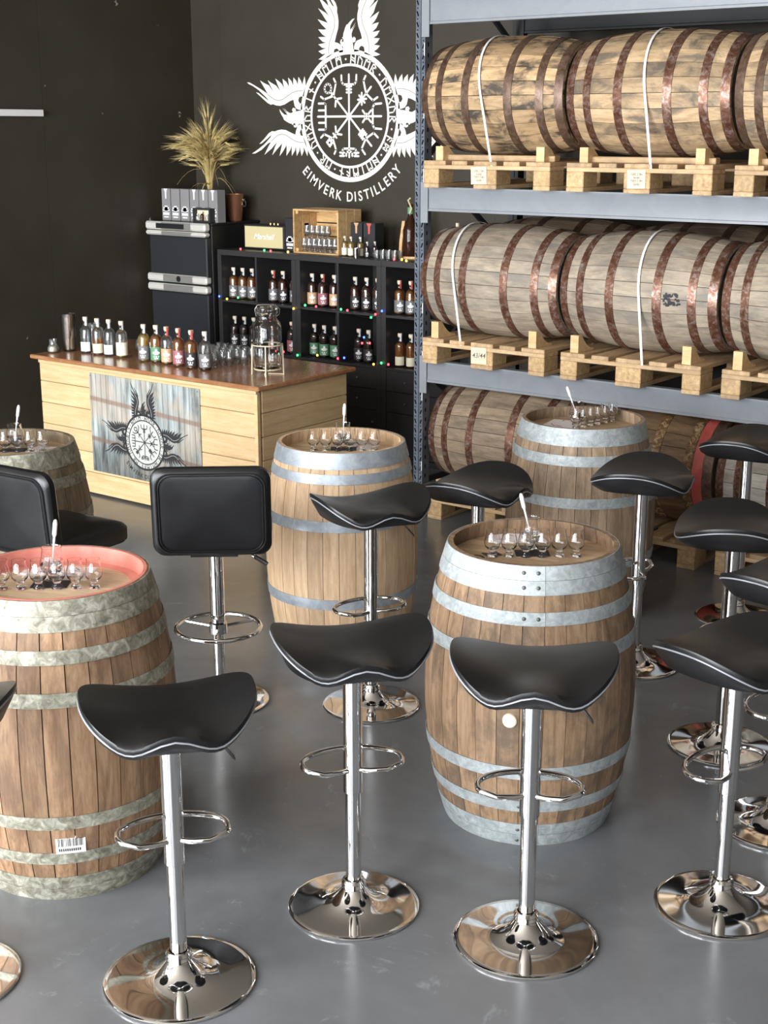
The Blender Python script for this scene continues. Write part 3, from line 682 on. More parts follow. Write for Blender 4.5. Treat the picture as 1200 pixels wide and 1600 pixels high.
def strap(label, xb, xt, yc, zc, xc0, zdeck):
    """white band from the pallet's front edge over the barrel and down behind it"""
    rr = prof(BL, RH, RBL)(min(max((xb + xt) / 2 - xc0, .02), BL - .02)) + .0075
    P = Vector((YF + .002 - yc, zdeck - zc)); d = P.length; a0 = math.atan2(P.y, P.x); ta = a0 - math.acos(rr / d) 
    pts = [(P.x, P.y)]; a1 = R(-35); n = 26; ta = ta % (2 * PI)
    for k in range(n + 1):
        a = ta + (a1 - ta) * k / n; pts.append((rr * math.cos(a), rr * math.sin(a)))
    pts.append((rr * math.cos(a1) - .02, zdeck + .026 - zc)); zt = max(p[1] for p in pts); zb = P.y
    rows = []
    for i, p in enumerate(pts):
        a = pts[max(i - 1, 0)]; b = pts[min(i + 1, len(pts) - 1)]; tn = Vector((b[0] - a[0], b[1] - a[1])).normalized(); nn = Vector((tn.y, -tn.x)) * .0008
        x = xb + (xt - xb) * (p[1] - zb) / (zt - zb)
        rows.append([(x - .0065, yc + p[0] + nn.x, zc + p[1] + nn.y), (x + .0065, yc + p[0] + nn.x, zc + p[1] + nn.y), (x + .0065, yc + p[0] - nn.x, zc + p[1] - nn.y), (x - .0065, yc + p[0] - nn.x, zc + p[1] - nn.y)])
    mb = MB(); mb.loops(rows); o = mb.build('strapping_band', M['strap']); tag(o, label, 'strap'); return o
X0 = [-4.715, -3.805, -2.895]
PX = [-4.653, -3.755, -2.845]
YC, YC2 = 6.752, 7.385
ZD = (.925, 1.893)
# middle shelf
ZM = 1.383
pallet(PX[0], YF, ZD[0], 'pine pallet with card reading 43/44 under the end grey barrel', note=(.385, .075, ('43/44',), .038))
pallet(PX[1], YF, ZD[0], 'pine pallet on middle beam under the grey barrel with dark stamp')
pallet(PX[2], YF, ZD[0], 'cracked pine pallet on middle beam at end of the grey row')
lying(X0[0], YC, ZM, 'grey weathered barrel with rusty hoops lying at perforated post on middle shelf', M['w_grey'], M['rust'], seed=11)
bb = lying(X0[1], YC, ZM, 'grey weathered barrel with dark stamp lying mid row on middle shelf', M['w_grey'], M['rust'], seed=12)
lying(X0[2], YC, ZM, 'grey weathered barrel beyond the stamped barrel on middle shelf', M['w_grey'], M['rust'], seed=13)
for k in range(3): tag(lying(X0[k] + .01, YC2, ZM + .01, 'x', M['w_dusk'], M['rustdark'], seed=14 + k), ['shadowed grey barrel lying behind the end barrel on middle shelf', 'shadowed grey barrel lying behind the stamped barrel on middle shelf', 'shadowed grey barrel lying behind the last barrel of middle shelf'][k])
rS = prof(BL, RH, RBL)(.545) + .0012                             # dark stamp on the staves
mb = MB(); rg = random.Random(5)
for k in range(44):
    z = .612 + rg.random() * .075; a = PI - .02 + (rg.random() - .5) * .2; dz = .006 + rg.random() * .012; da = .02 + rg.random() * .03
    rr = prof(BL, RH, RBL)(z) + .0008 + k * 2e-5
    mb.add([(rr * math.cos(q), rr * math.sin(q), zz) for zz in (z, z + dz) for q in (a, a + da)], [(0, 1, 3, 2)])
st = mb.build('stamp', M['ink'], bb, rot=(0, 0, R(90)), smooth=0); tag(st, kind='stuff')
strap('white strap over the grey barrel beside the perforated post', -4.39, -4.52, YC, ZM, X0[0], ZD[0] + .11)
strap('white strap over the grey barrel with dark stamp', -3.277, -3.36, YC, ZM, X0[1], ZD[0] + .11)
# top shelf
ZT = 2.372
pallet(PX[0], YF, ZD[1], 'pine pallet with handwritten card under the black stained tan barrel', 'chocks', note=(.365, .07, ('7392 2 lbs', 'botla', '7393 2 lbs', 'botla'), .016))
pallet(PX[1], YF, ZD[1], 'pine pallet with handwritten card under the red hooped tan barrel', 'chocks', note=(.40, .07, ('7382 2 lbs', 'botla', '7383 2 lbs', 'botla'), .016))
pallet(PX[2], YF, ZD[1], 'pine pallet under the grey hooped barrel on top beam', 'chocks')
lying(X0[0], YC, ZT, 'tan barrel with black stains and brown hoops lying on top shelf', M['w_tan'], M['rustdark'], seed=21)
lying(X0[1], YC, ZT, 'tan barrel with reddish hoops lying mid row on top shelf', M['w_tan2'], M['rust'], seed=22)
lying(X0[2], YC, ZT, 'tan barrel with grey brown hoops lying at end of top shelf', M['w_tan2'], M['rustdark'], seed=23)
strap('white strap over the black stained tan barrel on top shelf', -4.21, -4.37, YC, ZT, X0[0], ZD[1] + .11)
strap('white strap over the red hooped tan barrel on top shelf', -3.28, -3.39, YC, ZT, X0[1], ZD[1] + .11)
# barrels at floor level under the lowest beam
ZL = .478
pallet(PX[0], YF + .06, 0, 'pine pallet on the floor beside the foot of the perforated post')
pallet(PX[1], YF + .06, 0, 'pine pallet on the floor behind the barrel with broad pale hoops')
pallet(PX[2], YF + .06, 0, 'pine pallet on the floor under the whitewashed barrel')
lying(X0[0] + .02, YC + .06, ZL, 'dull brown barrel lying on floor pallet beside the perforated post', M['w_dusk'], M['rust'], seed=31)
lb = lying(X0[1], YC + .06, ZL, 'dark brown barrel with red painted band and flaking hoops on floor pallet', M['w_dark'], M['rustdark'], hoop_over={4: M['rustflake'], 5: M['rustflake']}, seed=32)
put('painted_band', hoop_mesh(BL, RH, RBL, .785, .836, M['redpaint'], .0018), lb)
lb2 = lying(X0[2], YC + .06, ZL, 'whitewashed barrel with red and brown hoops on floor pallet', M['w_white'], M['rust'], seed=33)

# ------------------------------------------------------------------ bar stools
def seat_z(u, v):
    z = .062 * abs(u) ** 2.1
    hump = .5 * (1 + math.cos(PI * min(abs(u) / .64, 1)))
    if v > 0: z -= .006 * v * v
    else: z += abs(v) ** 1.8 * (-.030 + .054 * hump)
    return z
def seat_parts():
    A, B, m = .228, .205, 2.5; N = 64; K = 9
    def pt(rho, k, dz=0, sh=1.0):
        a = 2 * PI * k / N; c, s = math.cos(a), math.sin(a)
        x = math.copysign(abs(c) ** (2 / m), c) * rho * sh; y = math.copysign(abs(s) ** (2 / m), s) * rho * sh
        return (A * x * (1 - .03 * (1 - y)), B * y, seat_z(x, y) + dz)
    pad = MB(); top = []
    for r_ in range(1, K + 1): top.append([pt(r_ / K, k, .022 - .006 * (r_ / K) ** 6) for k in range(N)])
    edge = [pt(1.012, k, .008) for k in range(N)]
    low = [pt(1.0, k, .0) for k in range(N)]
    n = N; ls = top + [edge, low]; vs = [p for l in ls for p in l] + [(0, 0, .022)]; fs = []
    for i in range(len(ls) - 1):
        for k in range(n): q = (k + 1) % n; fs.append((i * n + k, (i + 1) * n + k, (i + 1) * n + q, i * n + q))
    for k in range(n): fs.append((len(vs) - 1, k, (k + 1) % n))
    fs.append([(len(ls) - 1) * n + k for k in range(n)][::-1]) if False else None
    pad.add(vs, [f for f in fs if f])
    trim = MB().tube([pt(1.006, k, -.001) for k in range(N)], .0026, 6, closed=True)
    sh = MB(); ls = [[pt(1.0, k, -.001) for k in range(N)], [pt(.97, k, -.016) for k in range(N)]] + [[(x, y, z * .3 - .024) for x, y, z in [pt(r_, k) for k in range(N)]] for r_ in (.86, .7, .5, .25)]
    vs = [p for l in ls for p in l] + [(0, 0, -.024)]; fs = []
    for i in range(len(ls) - 1):
        for k in range(n): q = (k + 1) % n; fs.append((i * n + k, (i + 1) * n + k, (i + 1) * n + q, i * n + q))
    for k in range(n): fs.append((len(vs) - 1, (len(ls) - 1) * n + (k + 1) % n, (len(ls) - 1) * n + k))
    sh.add(vs, fs)
    return pad.mesh('seat_pad', M['leather'], 60), trim.mesh('trim', M['piping'], 60), sh.mesh('seat_shell', M['black'], 60)
PAD, TRIM, SHELL = seat_parts()
def base_mesh(Rb_):
    p = [(0.0, .004), (Rb_ - .003, .0), (Rb_, .003), (Rb_, .007), (Rb_ - .004, .010)]
    for k in range(1, 15):
        f = k / 14; rr = Rb_ - .004 + (.036 - Rb_ + .004) * f
        p.append((rr, .010 + .012 * f + .040 * f ** 5))
    p += [(.033, .066), (.031, .070), (.0, .070)]
    return MB().lathe(p, 64).mesh('base', M['chrome'], 50)
BASE = {.2: base_mesh(.203), .19: base_mesh(.192)}
COLLAR = MB().lathe([(.026, .064), (.034, .066), (.036, .072), (.033, .079), (.036, .084), (.031, .092), (.026, .093)], 28).mesh('collar', M['chrome'], 40)
def loop_pts():
    p = []
    for k in range(0, 25):      # far arc from right tip to left tip
        a = R(-25 + 230 * k / 24); x = .145 * math.cos(a); y = .012 + .092 * math.sin(a)
        x = math.copysign(min(abs(x), .143), x); p.append((x, y, .004 + .10 * max(y, -.03) * .2))
    p += [(-.090, -.042, -.004), (-.045, -.030, -.008), (-.015, -.014, -.010)]
    return [(.015, -.014, -.010), (.045, -.030, -.008), (.090, -.042, -.004)] + p
FOOT = MB().tube(loop_pts(), .0085, 8).mesh('footrest', M['chrome'], 60)
def pipe(r_, z0, z1, bev=.001): return MB().lathe([(0, z0), (r_ - bev, z0), (r_, z0 + bev), (r_, z1 - bev), (r_ - bev, z1), (0, z1)], 32)
def lever(t, zs):
    l = MB().tube([(.03, -.01, zs - .012), (.10, -.03, zs - .020), (.125, -.035, zs - .038)], .0045, 8).build('lever', M['chrome'], t)
    MB().loops([[(.118 + q * .042, -.033 - q * .012 + dy, zs - .034 - q * .052 + dz) for dy, dz in ((-w, -.004), (w, -.004), (w, .004), (-w, .004))] for q, w in ((0, .006), (.35, .009), (.8, .010), (1.0, .006))]).build('lever_grip', M['black'], l)
def stool(label, x, y, delta, zseat=.71, zcol=.37, zfoot=.445, big=False, spin=None, lev=True):
    zseat += .072
    t = thing('bar_stool', label, 'bar stool', (x, y, 0), R(YAW + delta))
    put('base', BASE[.2 if big else .19], t); put('collar', COLLAR, t)
    pipe(.0225, .06, zcol + .05).build('gas_lift', M['chrome'], t)
    pipe(.0275, zcol, zseat - .004).build('column', M['chrome'], t)
    sp = 0 if spin is None else R(spin - delta)
    put('footrest', FOOT, t, (0, 0, zfoot), (0, 0, sp))
    MB().lathe([(0, zseat - .022), (.055, zseat - .022), (.07, zseat - .012), (.07, zseat - .004), (0, zseat - .004)], 24).build('seat_mount', M['black'], t)
    so = (0, 0, zseat + .020)
    put('seat_pad', PAD, t, so); put('trim', TRIM, t, so); put('seat_shell', SHELL, t, so)
    if lev: lever(t, zseat)
    return t
stool('black saddle bar stool standing before the red rimmed barrel', -2.451, 2.296, 13, .665, .351, .43, True)
stool('black saddle bar stool in the open aisle before the pale oak barrel', -2.314, 2.870, 12, .700, .370, .452, lev=False)
stool('black saddle bar stool standing before the barrel with round bung', -1.820, 3.026, -5, .700, .385, .46, True)
stool('black saddle bar stool turned sideways, out in the aisle past bung barrel', -1.463, 3.527, 38, .682, .366, .445, lev=False)
stool('black saddle bar stool at the barcode side of red rimmed barrel', -2.948, 1.920, -4, .66, .36, .43)
stool('black saddle bar stool standing against the pale oak barrel', -3.195, 4.081, 24, .706, .36, .405)
stool('black saddle bar stool between bung barrel and brown barrel on floor', -3.05, 4.60, 58, .70, .36, .42, lev=False)
stool('black saddle bar stool between bung barrel and barrel with broad pale hoops', -2.581, 5.113, 70, .71, .36, .42, lev=False)
stool('black saddle bar stool before the whitewashed barrel under the rack', -2.478, 5.93, 60, .712, .36, .42, lev=False)
stool('black saddle bar stool with dome of seat rising before red banded barrel', -1.938, 4.567, 78, .722, .36, .42, lev=False)
stool('black saddle bar stool between the sideways stool and the domed seat stool', -1.531, 4.104, 42, .726, .36, .42, lev=False)

# ------------------------------------------------------------------ bar chairs with backs
def pillow(w, h, th, r_, n=6, bulge=.012):
    ls = []
    for ins, d in ((.020, -th / 2 - .0), (.008, -th / 2 + .005), (0, -th / 2 + .016), (0, th / 2 - .016), (.008, th / 2 - .005), (.020, th / 2)):
        ls.append([(x * (1 - 2 * ins / w), y * (1 - 2 * ins / h), d) for x, y in rrect(w, h, r_, n)])
    mb = MB(); N = len(ls[0])
    front = [[(x * f, y * f, th / 2 + bulge * (1 - f * f)) for x, y, _ in ls[-1]] for f in (.85, .6, .3, .05)]
    back = [[(x * f, y * f, -th / 2 - bulge * (1 - f * f)) for x, y, _ in ls[0]] for f in (.05, .3, .6, .85)]
    mb.loops(back + ls + front); return mb
RING = MB().tube([(.165 * math.cos(2 * PI * k / 40), .165 * math.sin(2 * PI * k / 40), 0) for k in range(40)], .0095, 8, closed=True).mesh('footring', M['chrome'], 60)
def chair(label, x, y, delta):
    t = thing('bar_chair', label, 'bar chair', (x, y, 0), R(YAW + delta))
    put('base', BASE[.19], t); put('collar', COLLAR, t)
    pipe(.0225, .06, .36).build('gas_lift', M['chrome'], t); pipe(.0285, .31, .625).build('column', M['chrome'], t)
    rg = put('footring', RING, t, (0, 0, .31))
    for k in range(3):
        a = R(30 + 120 * k); MB().tube([(.02 * math.cos(a), .02 * math.sin(a), .0), (.16 * math.cos(a), .16 * math.sin(a), 0)], .006, 8).build('spoke', M['chrome'], rg)
    MB().lathe([(.0285, -.025), (.036, -.02), (.036, .02), (.0285, .025)], 24).build('ring_hub', M['chrome'], rg)
    MB().box((0, 0, .632), (.18, .18, .012)).build('seat_plate', M['black'], t)
    s = pillow(.43, .40, .075, .07); s.build('seat_cushion', M['leather'], t, (0, .06, .68))
    # backrest: its outer face is turned to -Y
    bk = pillow(.445, .345, .055, .05, bulge=.010)
    bo = bk.build('backrest', M['leather'], t, (0, -.155, .825), (R(90 + 5), 0, 0))
    for sz, r_, zz in ((.90, .0035, .030), (.86, .0022, .0335)):
        MB().tube([(px * sz, py * sz, zz) for px, py in rrect(.445, .345, .06, 6)], r_, 6, closed=True).build('piping', M['leather'], bo)
    l = MB().tube([(.03, 0, .63), (.13, -.02, .618), (.155, -.02, .60)], .0045, 8).build('lever', M['chrome'], t)
    MB().tube([(.150, -.02, .604), (.20, -.03, .575)], .009, 8).build('lever_grip', M['black'], l)
    return t
chair('black padded bar chair with back standing before the pale oak barrel and poster', -3.70, 3.751, 3)
chair('black padded bar chair with back, half hidden behind the red rimmed barrel', -4.20, 3.34, -33)

# ------------------------------------------------------------------ tasting flights on the barrel heads
def glass_mesh(mat, k=1.0, name='tasting_glass', n=20):
    o = [(0, 0), (.0165, 0), (.0175, .003), (.015, .008), (.0105, .013), (.0105, .019), (.016, .026), (.0235, .034), (.0265, .044), (.0255, .055), (.0215, .072), (.0205, .090)]
    i = [(.0193, .090), (.0203, .072), (.0243, .055), (.0252, .044), (.0220, .0355), (.014, .0285), (0, .0265)]
    return MB().lathe([(r_ * k, z * k) for r_, z in o + i], n).mesh(name, mat, 60)
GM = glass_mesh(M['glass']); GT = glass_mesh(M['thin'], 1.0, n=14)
def snifter_mesh():
    o = [(0, 0), (.024, 0), (.025, .004), (.016, .010), (.015, .016), (.026, .026), (.040, .045), (.043, .062), (.038, .085), (.034, .115), (.036, .122)]
    i = [(.0345, .122), (.0325, .115), (.0365, .085), (.0415, .062), (.038, .046), (.024, .029), (0, .0245)]
    return MB().lathe(o + i, 28).mesh('snifter_jug', M['glass'], 60)
SN = snifter_mesh()
WATER = MB().lathe([(0, .0255), (.0235, .0295), (.0375, .0465), (.0408, .060), (0, .060)], 24).mesh('water', M['glass'], 60)
def pipette_mesh():
    return MB().tube([(0, 0, 0), (0, 0, .05), (0, 0, .10), (0, 0, .104), (0, 0, .112), (0, 0, .145), (0, 0, .155), (0, 0, .158)], .003, 10, taper=[.0012, .0022, .0035, .0035, .0068, .0072, .005, .002]).mesh('pipette', M['plasticw'], 60)
PIP = pipette_mesh()
def flight(where, glasses, big, paper, lean, card=None):
    z = HEADZ + .001
    for (x, y) in glasses:
        tag(put('tasting_glass', GM, None, (x, y, z)), 'empty tulip tasting glass in the row on the ' + where, 'glass', 'tasting glasses on the ' + where)
    s = tag(put('snifter_jug', SN, None, (big[0], big[1], z), (0, 0, 0), (.86, .86, .86)), 'wide glass water snifter behind tasting glasses on the ' + where, 'glass')
    put('water', WATER, s)
    p = tag(put('pipette', PIP, None, (big[0] - lean[0] * .3, big[1] - lean[1] * .3, z + .03), tuple(lean[2])), 'white plastic pipette leaning in the snifter on the ' + where, 'pipette')
    cx, cy, rz, w, h = paper
    sh = thing('tasting_sheet', 'printed tasting sheet lying under glasses on the ' + where, 'paper', (cx, cy, z - .0008), rz)
    MB().bx(-w / 2, w / 2, -h / 2, h / 2, 0, .0006).build('sheet', M['paperpink'], sh, smooth=0)
    mb = MB(); rg = random.Random(int(cx * 1000))
    for k in range(7):
        a = (rg.random() - .5) * w * .8, (rg.random() - .5) * h * .8; an = rg.random() * PI; l = .02 + rg.random() * .03
        mb.poly(seg(a, (a[0] + l * math.cos(an), a[1] + l * math.sin(an)), .004), t=.0003, z=.0006)
    tag(mb.build('print', M['ink'], sh, smooth=0), kind='stuff')
    if card:
        tag(MB().bx(-.055, .055, -.035, .035, 0, .0012).build('coaster', M['ink'], None, (card[0], card[1], z + .0001), (0, 0, R(YAW)), smooth=0), 'small black coaster card under glasses on the ' + where, 'coaster')
c_, s_ = math.cos(R(YAW)), math.sin(R(YAW))
def rowpts(x, y, n, d, a=YAW): return [(x + math.cos(R(a)) * d * (k - (n - 1) / 2), y + math.sin(R(a)) * d * (k - (n - 1) / 2)) for k in range(n)]
def aim(v, deg):   # lean vector towards image-right by deg
    return (c_ * .02, s_ * .02, 0, 0)
def tilt(right, away):
    """euler of a stick leaning to the viewer's right / away (degrees)"""
    d = Vector((c_, s_, 0)) * math.tan(R(right)) + Vector((-s_, c_, 0)) * math.tan(R(away)) + Vector((0, 0, 1))
    e = d.to_track_quat('Z', 'Y').to_euler(); return e
def flight2(where, cx, cy, n, d, a, big, paper, right, away=6, card=None):
    e = tilt(right, away); dv = Vector((0, 0, 1)); dv.rotate(e)
    ox, oy = -.030, .039
    big = (big[0] + ox, big[1] + oy); paper = (paper[0] + ox * .5, paper[1] + oy * .5) + tuple(paper[2:])
    if card: card = (card[0] + ox, card[1] + oy)
    flight(where, rowpts(cx + ox, cy + oy, n, d, a), big, paper, (dv.x * .05, dv.y * .05, e), card)
flight2('barrel with round bung', -2.214, 3.674, 6, .0535, 37.5, (-2.270, 3.742), (-2.385, 3.835, R(50), .18, .15), -14, card=(-2.237, 3.700))
flight2('pale oak barrel', -3.668, 4.500, 6, .0515, 37.5, (-3.715, 4.553), (-3.68, 4.62, R(20), .15, .12), 3, card=(-3.69, 4.525))
flight2('red rimmed barrel', -3.190, 2.515, 6, .0545, 40, (-3.243, 2.578), (-3.305, 2.655, R(32), .22, .13), 6, card=(-3.215, 2.545))
flight2('greyish barrel by the counter', -4.770, 3.625, 6, .052, 42, (-4.815, 3.680), (-4.70, 3.76, R(20), .15, .12), 9, card=(-4.79, 3.65))
flight2('barrel with broad pale hoops', -3.092, 5.628, 6, .050, 78, (-3.155, 5.575), (-3.235, 5.58, R(10), .15, .17), -20)

# ------------------------------------------------------------------ tasting counter
CY, CZ = 5.645, .82
CX0, CX1, CYB = -7.06, -5.215, 6.48
ctr = thing('bar_counter', 'pale plank clad tasting counter with brown varnished top', 'counter', (0, 0, 0))
tp = MB(); tp.cbox(((CX0 - .06 + CX1 + .035) / 2, (CY - .025 + CYB) / 2, CZ + .005), (CX1 - CX0 + .095, CYB - CY + .025, .026), .006).build('counter_top', M['top'], ctr)
MB().bx(CX0 + .03, CX1 - .03, CY + .03, CYB - .04, .01, CZ - .03).build('carcass', M['planky'], ctr, smooth=0)
zl = [.012, .145, .272, .405, .540, .676, .806]
for a, b in zip(zl, zl[1:]):
    MB().cbox(((CX0 + CX1 - .02) / 2, CY + .011, (a + b) / 2), (CX1 - CX0 - .02, .020, b - a - .003), .003).build('plank', M['plank'], ctr, smooth=0)
    MB().cbox((CX1 - .011, (CY + .022 + CYB - .05) / 2 + .012, (a + b) / 2), (.020, CYB - CY - .09, b - a - .003), .003).build('plank', M['planky'], ctr, smooth=0)
MB().cbox((CX1 - .012, CY + .014, .405), (.024, .026, .79), .002).build('corner_post', M['plank'], ctr, smooth=0)
MB().cbox(((CX0 + CX1) / 2, CY + .004, CZ - .019), (CX1 - CX0, .026, .022), .003).build('moulding', M['plank'], ctr, smooth=0)
# printed poster on the counter front
m, nt, b = newmat('printed barrel picture')
tc = nt.nodes.new('ShaderNodeTexCoord'); sp = nt.nodes.new('ShaderNodeSeparateXYZ'); nt.links.new(tc.outputs['Object'], sp.inputs[0])
def vecn(sx, sy):
    mp = nt.nodes.new('ShaderNodeMapping'); mp.inputs['Scale'].default_value = (sx, sy, 1); nt.links.new(tc.outputs['Object'], mp.inputs[0]); return mp.outputs[0]
g = noise(nt, vecn(22, 2.5), 1, 4, 0.6, .3); g2 = noise(nt, vecn(4, 4), 1, 4, .6, .5)
c = ramp(nt, g, [(.3, (.09, .095, .09)), (.45, (.24, .27, .265)), (.6, (.40, .45, .45)), (.72, (.60, .61, .58))])
c = mix(nt, math_(nt, 'MULTIPLY', ramp(nt, g2, [(.42, (0, 0, 0)), (.6, (1, 1, 1))]), .5), c, (.52, .40, .29))
wv = math_(nt, 'PINGPONG', math_(nt, 'ADD', sp.outputs[1], math_(nt, 'MULTIPLY', sp.outputs[0], .06)), .125)
bf = ramp(nt, wv, [(.86 * .125, (0, 0, 0)), (.92 * .125, (1, 1, 1))])
c = mix(nt, math_(nt, 'MULTIPLY', bf, .75), c, (.24, .15, .11))
sv = math_(nt, 'PINGPONG', math_(nt, 'ADD', sp.outputs[0], math_(nt, 'MULTIPLY', g2, .02)), .022)
c = mix(nt, math_(nt, 'MULTIPLY', ramp(nt, sv, [(.0012, (1, 1, 1)), (.0028, (0, 0, 0))]), .7), c, (.06, .06, .055))
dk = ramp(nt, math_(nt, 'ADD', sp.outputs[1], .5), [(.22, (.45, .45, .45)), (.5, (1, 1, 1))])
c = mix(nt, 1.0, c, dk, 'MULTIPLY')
nt.links.new(c, b.inputs['Base Color']); b.inputs['Roughness'].default_value = .4; M['poster'] = m
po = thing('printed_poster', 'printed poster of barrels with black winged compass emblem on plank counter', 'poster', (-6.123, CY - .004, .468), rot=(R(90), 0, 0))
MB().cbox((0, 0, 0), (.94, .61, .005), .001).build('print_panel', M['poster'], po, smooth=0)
for sx in (-1, 1):
    for sy in (-1, 1): put('screw', RIVET, po, (sx * .455, sy * .29, .0022), (0, 0, 0), (.6, .6, .6))
M['disc'] = plain('pale print', (.50, .50, .47), .5)
em = thing('tmp', None, None); emblem(em, .172, M['ink'], M['disc'], .0006, M['ink'], line_t=.0011)
mb = MB(); mb.poly(circ(.76 * .172, 48), t=.0003); mb.build('disc', M['disc'], em, smooth=0)
mb = MB(); mb.poly(circ(.93 * .172, 48), [circ(.785 * .172, 48)], t=.0003); mb.build('ring_field', M['disc'], em, smooth=0)
for ch in list(em.children):
    ch.parent = po; ch.location = Vector(ch.location) + Vector((0, -.068, .0026))
bpy.data.objects.remove(em)

# ------------------------------------------------------------------ bottles
def bottle_meshes():
    out = [(0, .003), (.030, 0), (.0345, .003), (.0355, .010), (.0355, .140), (.0335, .152), (.026, .164), (.0165, .172), (.0135, .180), (.0130, .198), (.0150, .200), (.0150, .205), (.0120, .206)]
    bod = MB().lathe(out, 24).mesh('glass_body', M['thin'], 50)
    liq = {}
    for nm in ('amber', 'red', 'gold', 'clear', 'dark'):
        liq[nm] = MB().lathe([(0, .008), (.029, .008), (.0335, .013), (.0335, .140), (.0315, .150), (.022, .161), (0, .163)], 20).mesh('spirit', M['liq_' + nm], 50)
        liq[nm + '_low'] = MB().lathe([(0, .008), (.029, .008), (.0335, .013), (.0335, .100), (0, .100)], 20).mesh('spirit', M['liq_' + nm], 50)
    stp = MB().lathe([(0, .200), (.0125, .200), (.0125, .207), (.0155, .2075), (.0155, .2255), (.0145, .227), (0, .227)], 18).mesh('stopper', M['cork'], 50)
    def arc(r_, a0, a1, z0, z1, n=10):
        rows = []
        for z in (z0, z1): rows.append([(r_ * math.cos(a0 + (a1 - a0) * k / n), r_ * math.sin(a0 + (a1 - a0) * k / n), z) for k in range(n + 1)] + [((r_ - .0006) * math.cos(a1 - (a1 - a0) * k / n), (r_ - .0006) * math.sin(a1 - (a1 - a0) * k / n), z) for k in range(n + 1)])
        return MB().loops(rows)
    lab = {k: arc(.0362, -2.2, 2.2, .018, .098, 18).mesh('label', M['lab_' + k], 50) for k in ('green', 'tan', 'mauve', 'grey', 'black', 'cream', 'white')}
    sq = {k: arc(.0362, -1.0, 1.0, .014, .072, 10).mesh('label', M['lab_' + k], 50) for k in ('white', 'cream')}
    em_ = MB()          # pale winged mark and lettering block on the label
    def patch(a0, a1, z0, z1): em_.add([(.0367 * math.cos(a), .0367 * math.sin(a), z) for z in (z0, z1) for a in (a0, (a0 + a1) / 2, a1)], [(0, 1, 4, 3), (1, 2, 5, 4)])
    patch(-.35, .35, .052, .073); patch(-.62, -.3, .057, .069); patch(.3, .62, .057, .069); patch(-.16, .16, .070, .086); patch(-.32, .32, .026, .033); patch(-.45, .45, .036, .045)
    em_ = em_.mesh('label_print', M['seal'], 0)
    sl = arc(.0160, -.42, .42, .172, .226, 6).mesh('seal_strip', M['seal'], 50)
    slr = arc(.0160, -.42, .42, .172, .226, 6).mesh('seal_strip', M['lab_red'], 50)
    return bod, liq, stp, lab, sq, em_, sl, slr
BOD, LIQ, STP, LAB, SQ, EMB, SEAL, SEALR = bottle_meshes()
def bottle(label, x, y, z, liq, lab, square=False, red=False, group=None, sc=1.0, turn=0.0):
    t = thing('spirit_bottle', label, 'bottle', (x, y, z), VIEW + turn, group)
    t.scale = (sc, sc, sc)
    put('glass_body', BOD, t); put('spirit', LIQ[liq], t); put('stopper', STP, t); put('seal_strip', SEALR if red else SEAL, t, rot=(0, 0, .5))
    l = put('label', (SQ if square else LAB)[lab], t)
    if not square: put('label_print', EMB, l)
    return t
CT = CZ + .018
cb = [(-6.879, 5.88, 'clear', 'white', True, 'clear spirit bottle with square white label beside the bark filled vase'),
      (-6.764, 5.875, 'amber_low', 'cream', True, 'amber spirit bottle with square cream label on the counter'),
      (-6.668, 5.885, 'clear', 'white', True, 'clear spirit bottle with square white label between amber and golden bottles'),
      (-6.550, 5.880, 'gold_low', 'cream', False, 'golden spirit bottle with tall cream label on the counter'),
      (-6.333, 5.862, 'gold', 'grey', False, 'golden spirit bottle with grey label beside green labelled bottle'),
      (-6.245, 5.880, 'amber', 'green', False, 'amber spirit bottle with green label on the counter'),
      (-6.143, 5.870, 'amber_low', 'tan', False, 'amber spirit bottle with tan label on the counter'),
      (-6.036, 5.862, 'amber', 'mauve', False, 'amber spirit bottle with mauve label on the counter'),
      (-5.915, 5.848, 'amber', 'black', False, 'amber spirit bottle with black label on the counter'),
      (-5.815, 5.860, 'red_low', 'grey', False, 'spirit bottle with grey label at the end before tasting glasses')]
for i, (x, y, lq, lb, sq, tx) in enumerate(cb): bottle(tx, x, y, CT, lq, lb, sq, red=i in (6, 7, 8), turn=(-.1, .15, -.3, .35, -.1, .1, 0, .1, -.1, .1)[i])
# rows of tasting glasses on the counter
for r_ in range(4):
    for k in range(13):
        x = -5.845 + .070 * r_ * .55 - .062 * k; y = 5.965 + .088 * r_ + .008 * k
        if k > 6 and r_ > 1: continue
        tag(put('tasting_glass', GT, None, (x, y, CT)), 'clean tasting glass in the rows behind bottles on the counter', 'glass', 'tasting glasses in rows on the counter')
# dispenser jar on its wire stand
jx, jy = -5.42, 5.965
st = thing('wire_stand', 'cream wire stand holding the glass drinks dispenser', 'stand', (jx, jy, CT), R(20))
MB().tube([(.088 * math.cos(2 * PI * k / 28), .088 * math.sin(2 * PI * k / 28), .175) for k in range(28)], .004, 6, closed=True).build('top_ring', M['wire'], st)
MB().tube([(.078 * math.cos(2 * PI * k / 28), .078 * math.sin(2 * PI * k / 28), .036) for k in range(28)], .004, 6, closed=True).build('rest_ring', M['wire'], st)
for k in range(4):
    a = R(90 * k + 15); MB().tube([(.092 * math.cos(a), .092 * math.sin(a), 0), (.088 * math.cos(a), .088 * math.sin(a), .175)], .004, 6).build('leg', M['wire'], st)
    MB().tube([(.092 * math.cos(a), .092 * math.sin(a), .004), (.092 * math.cos(a + R(90)) * .2, .092 * math.sin(a + R(90)) * .2, .004)], .003, 6).build('foot_bar', M['wire'], st) if k < 2 else None
jar = thing('drinks_dispenser', 'big clear glass drinks dispenser jar with clip lid on wire stand', 'dispenser', (jx, jy, CT + .0405))
jar.scale = (1, 1, 1.18)
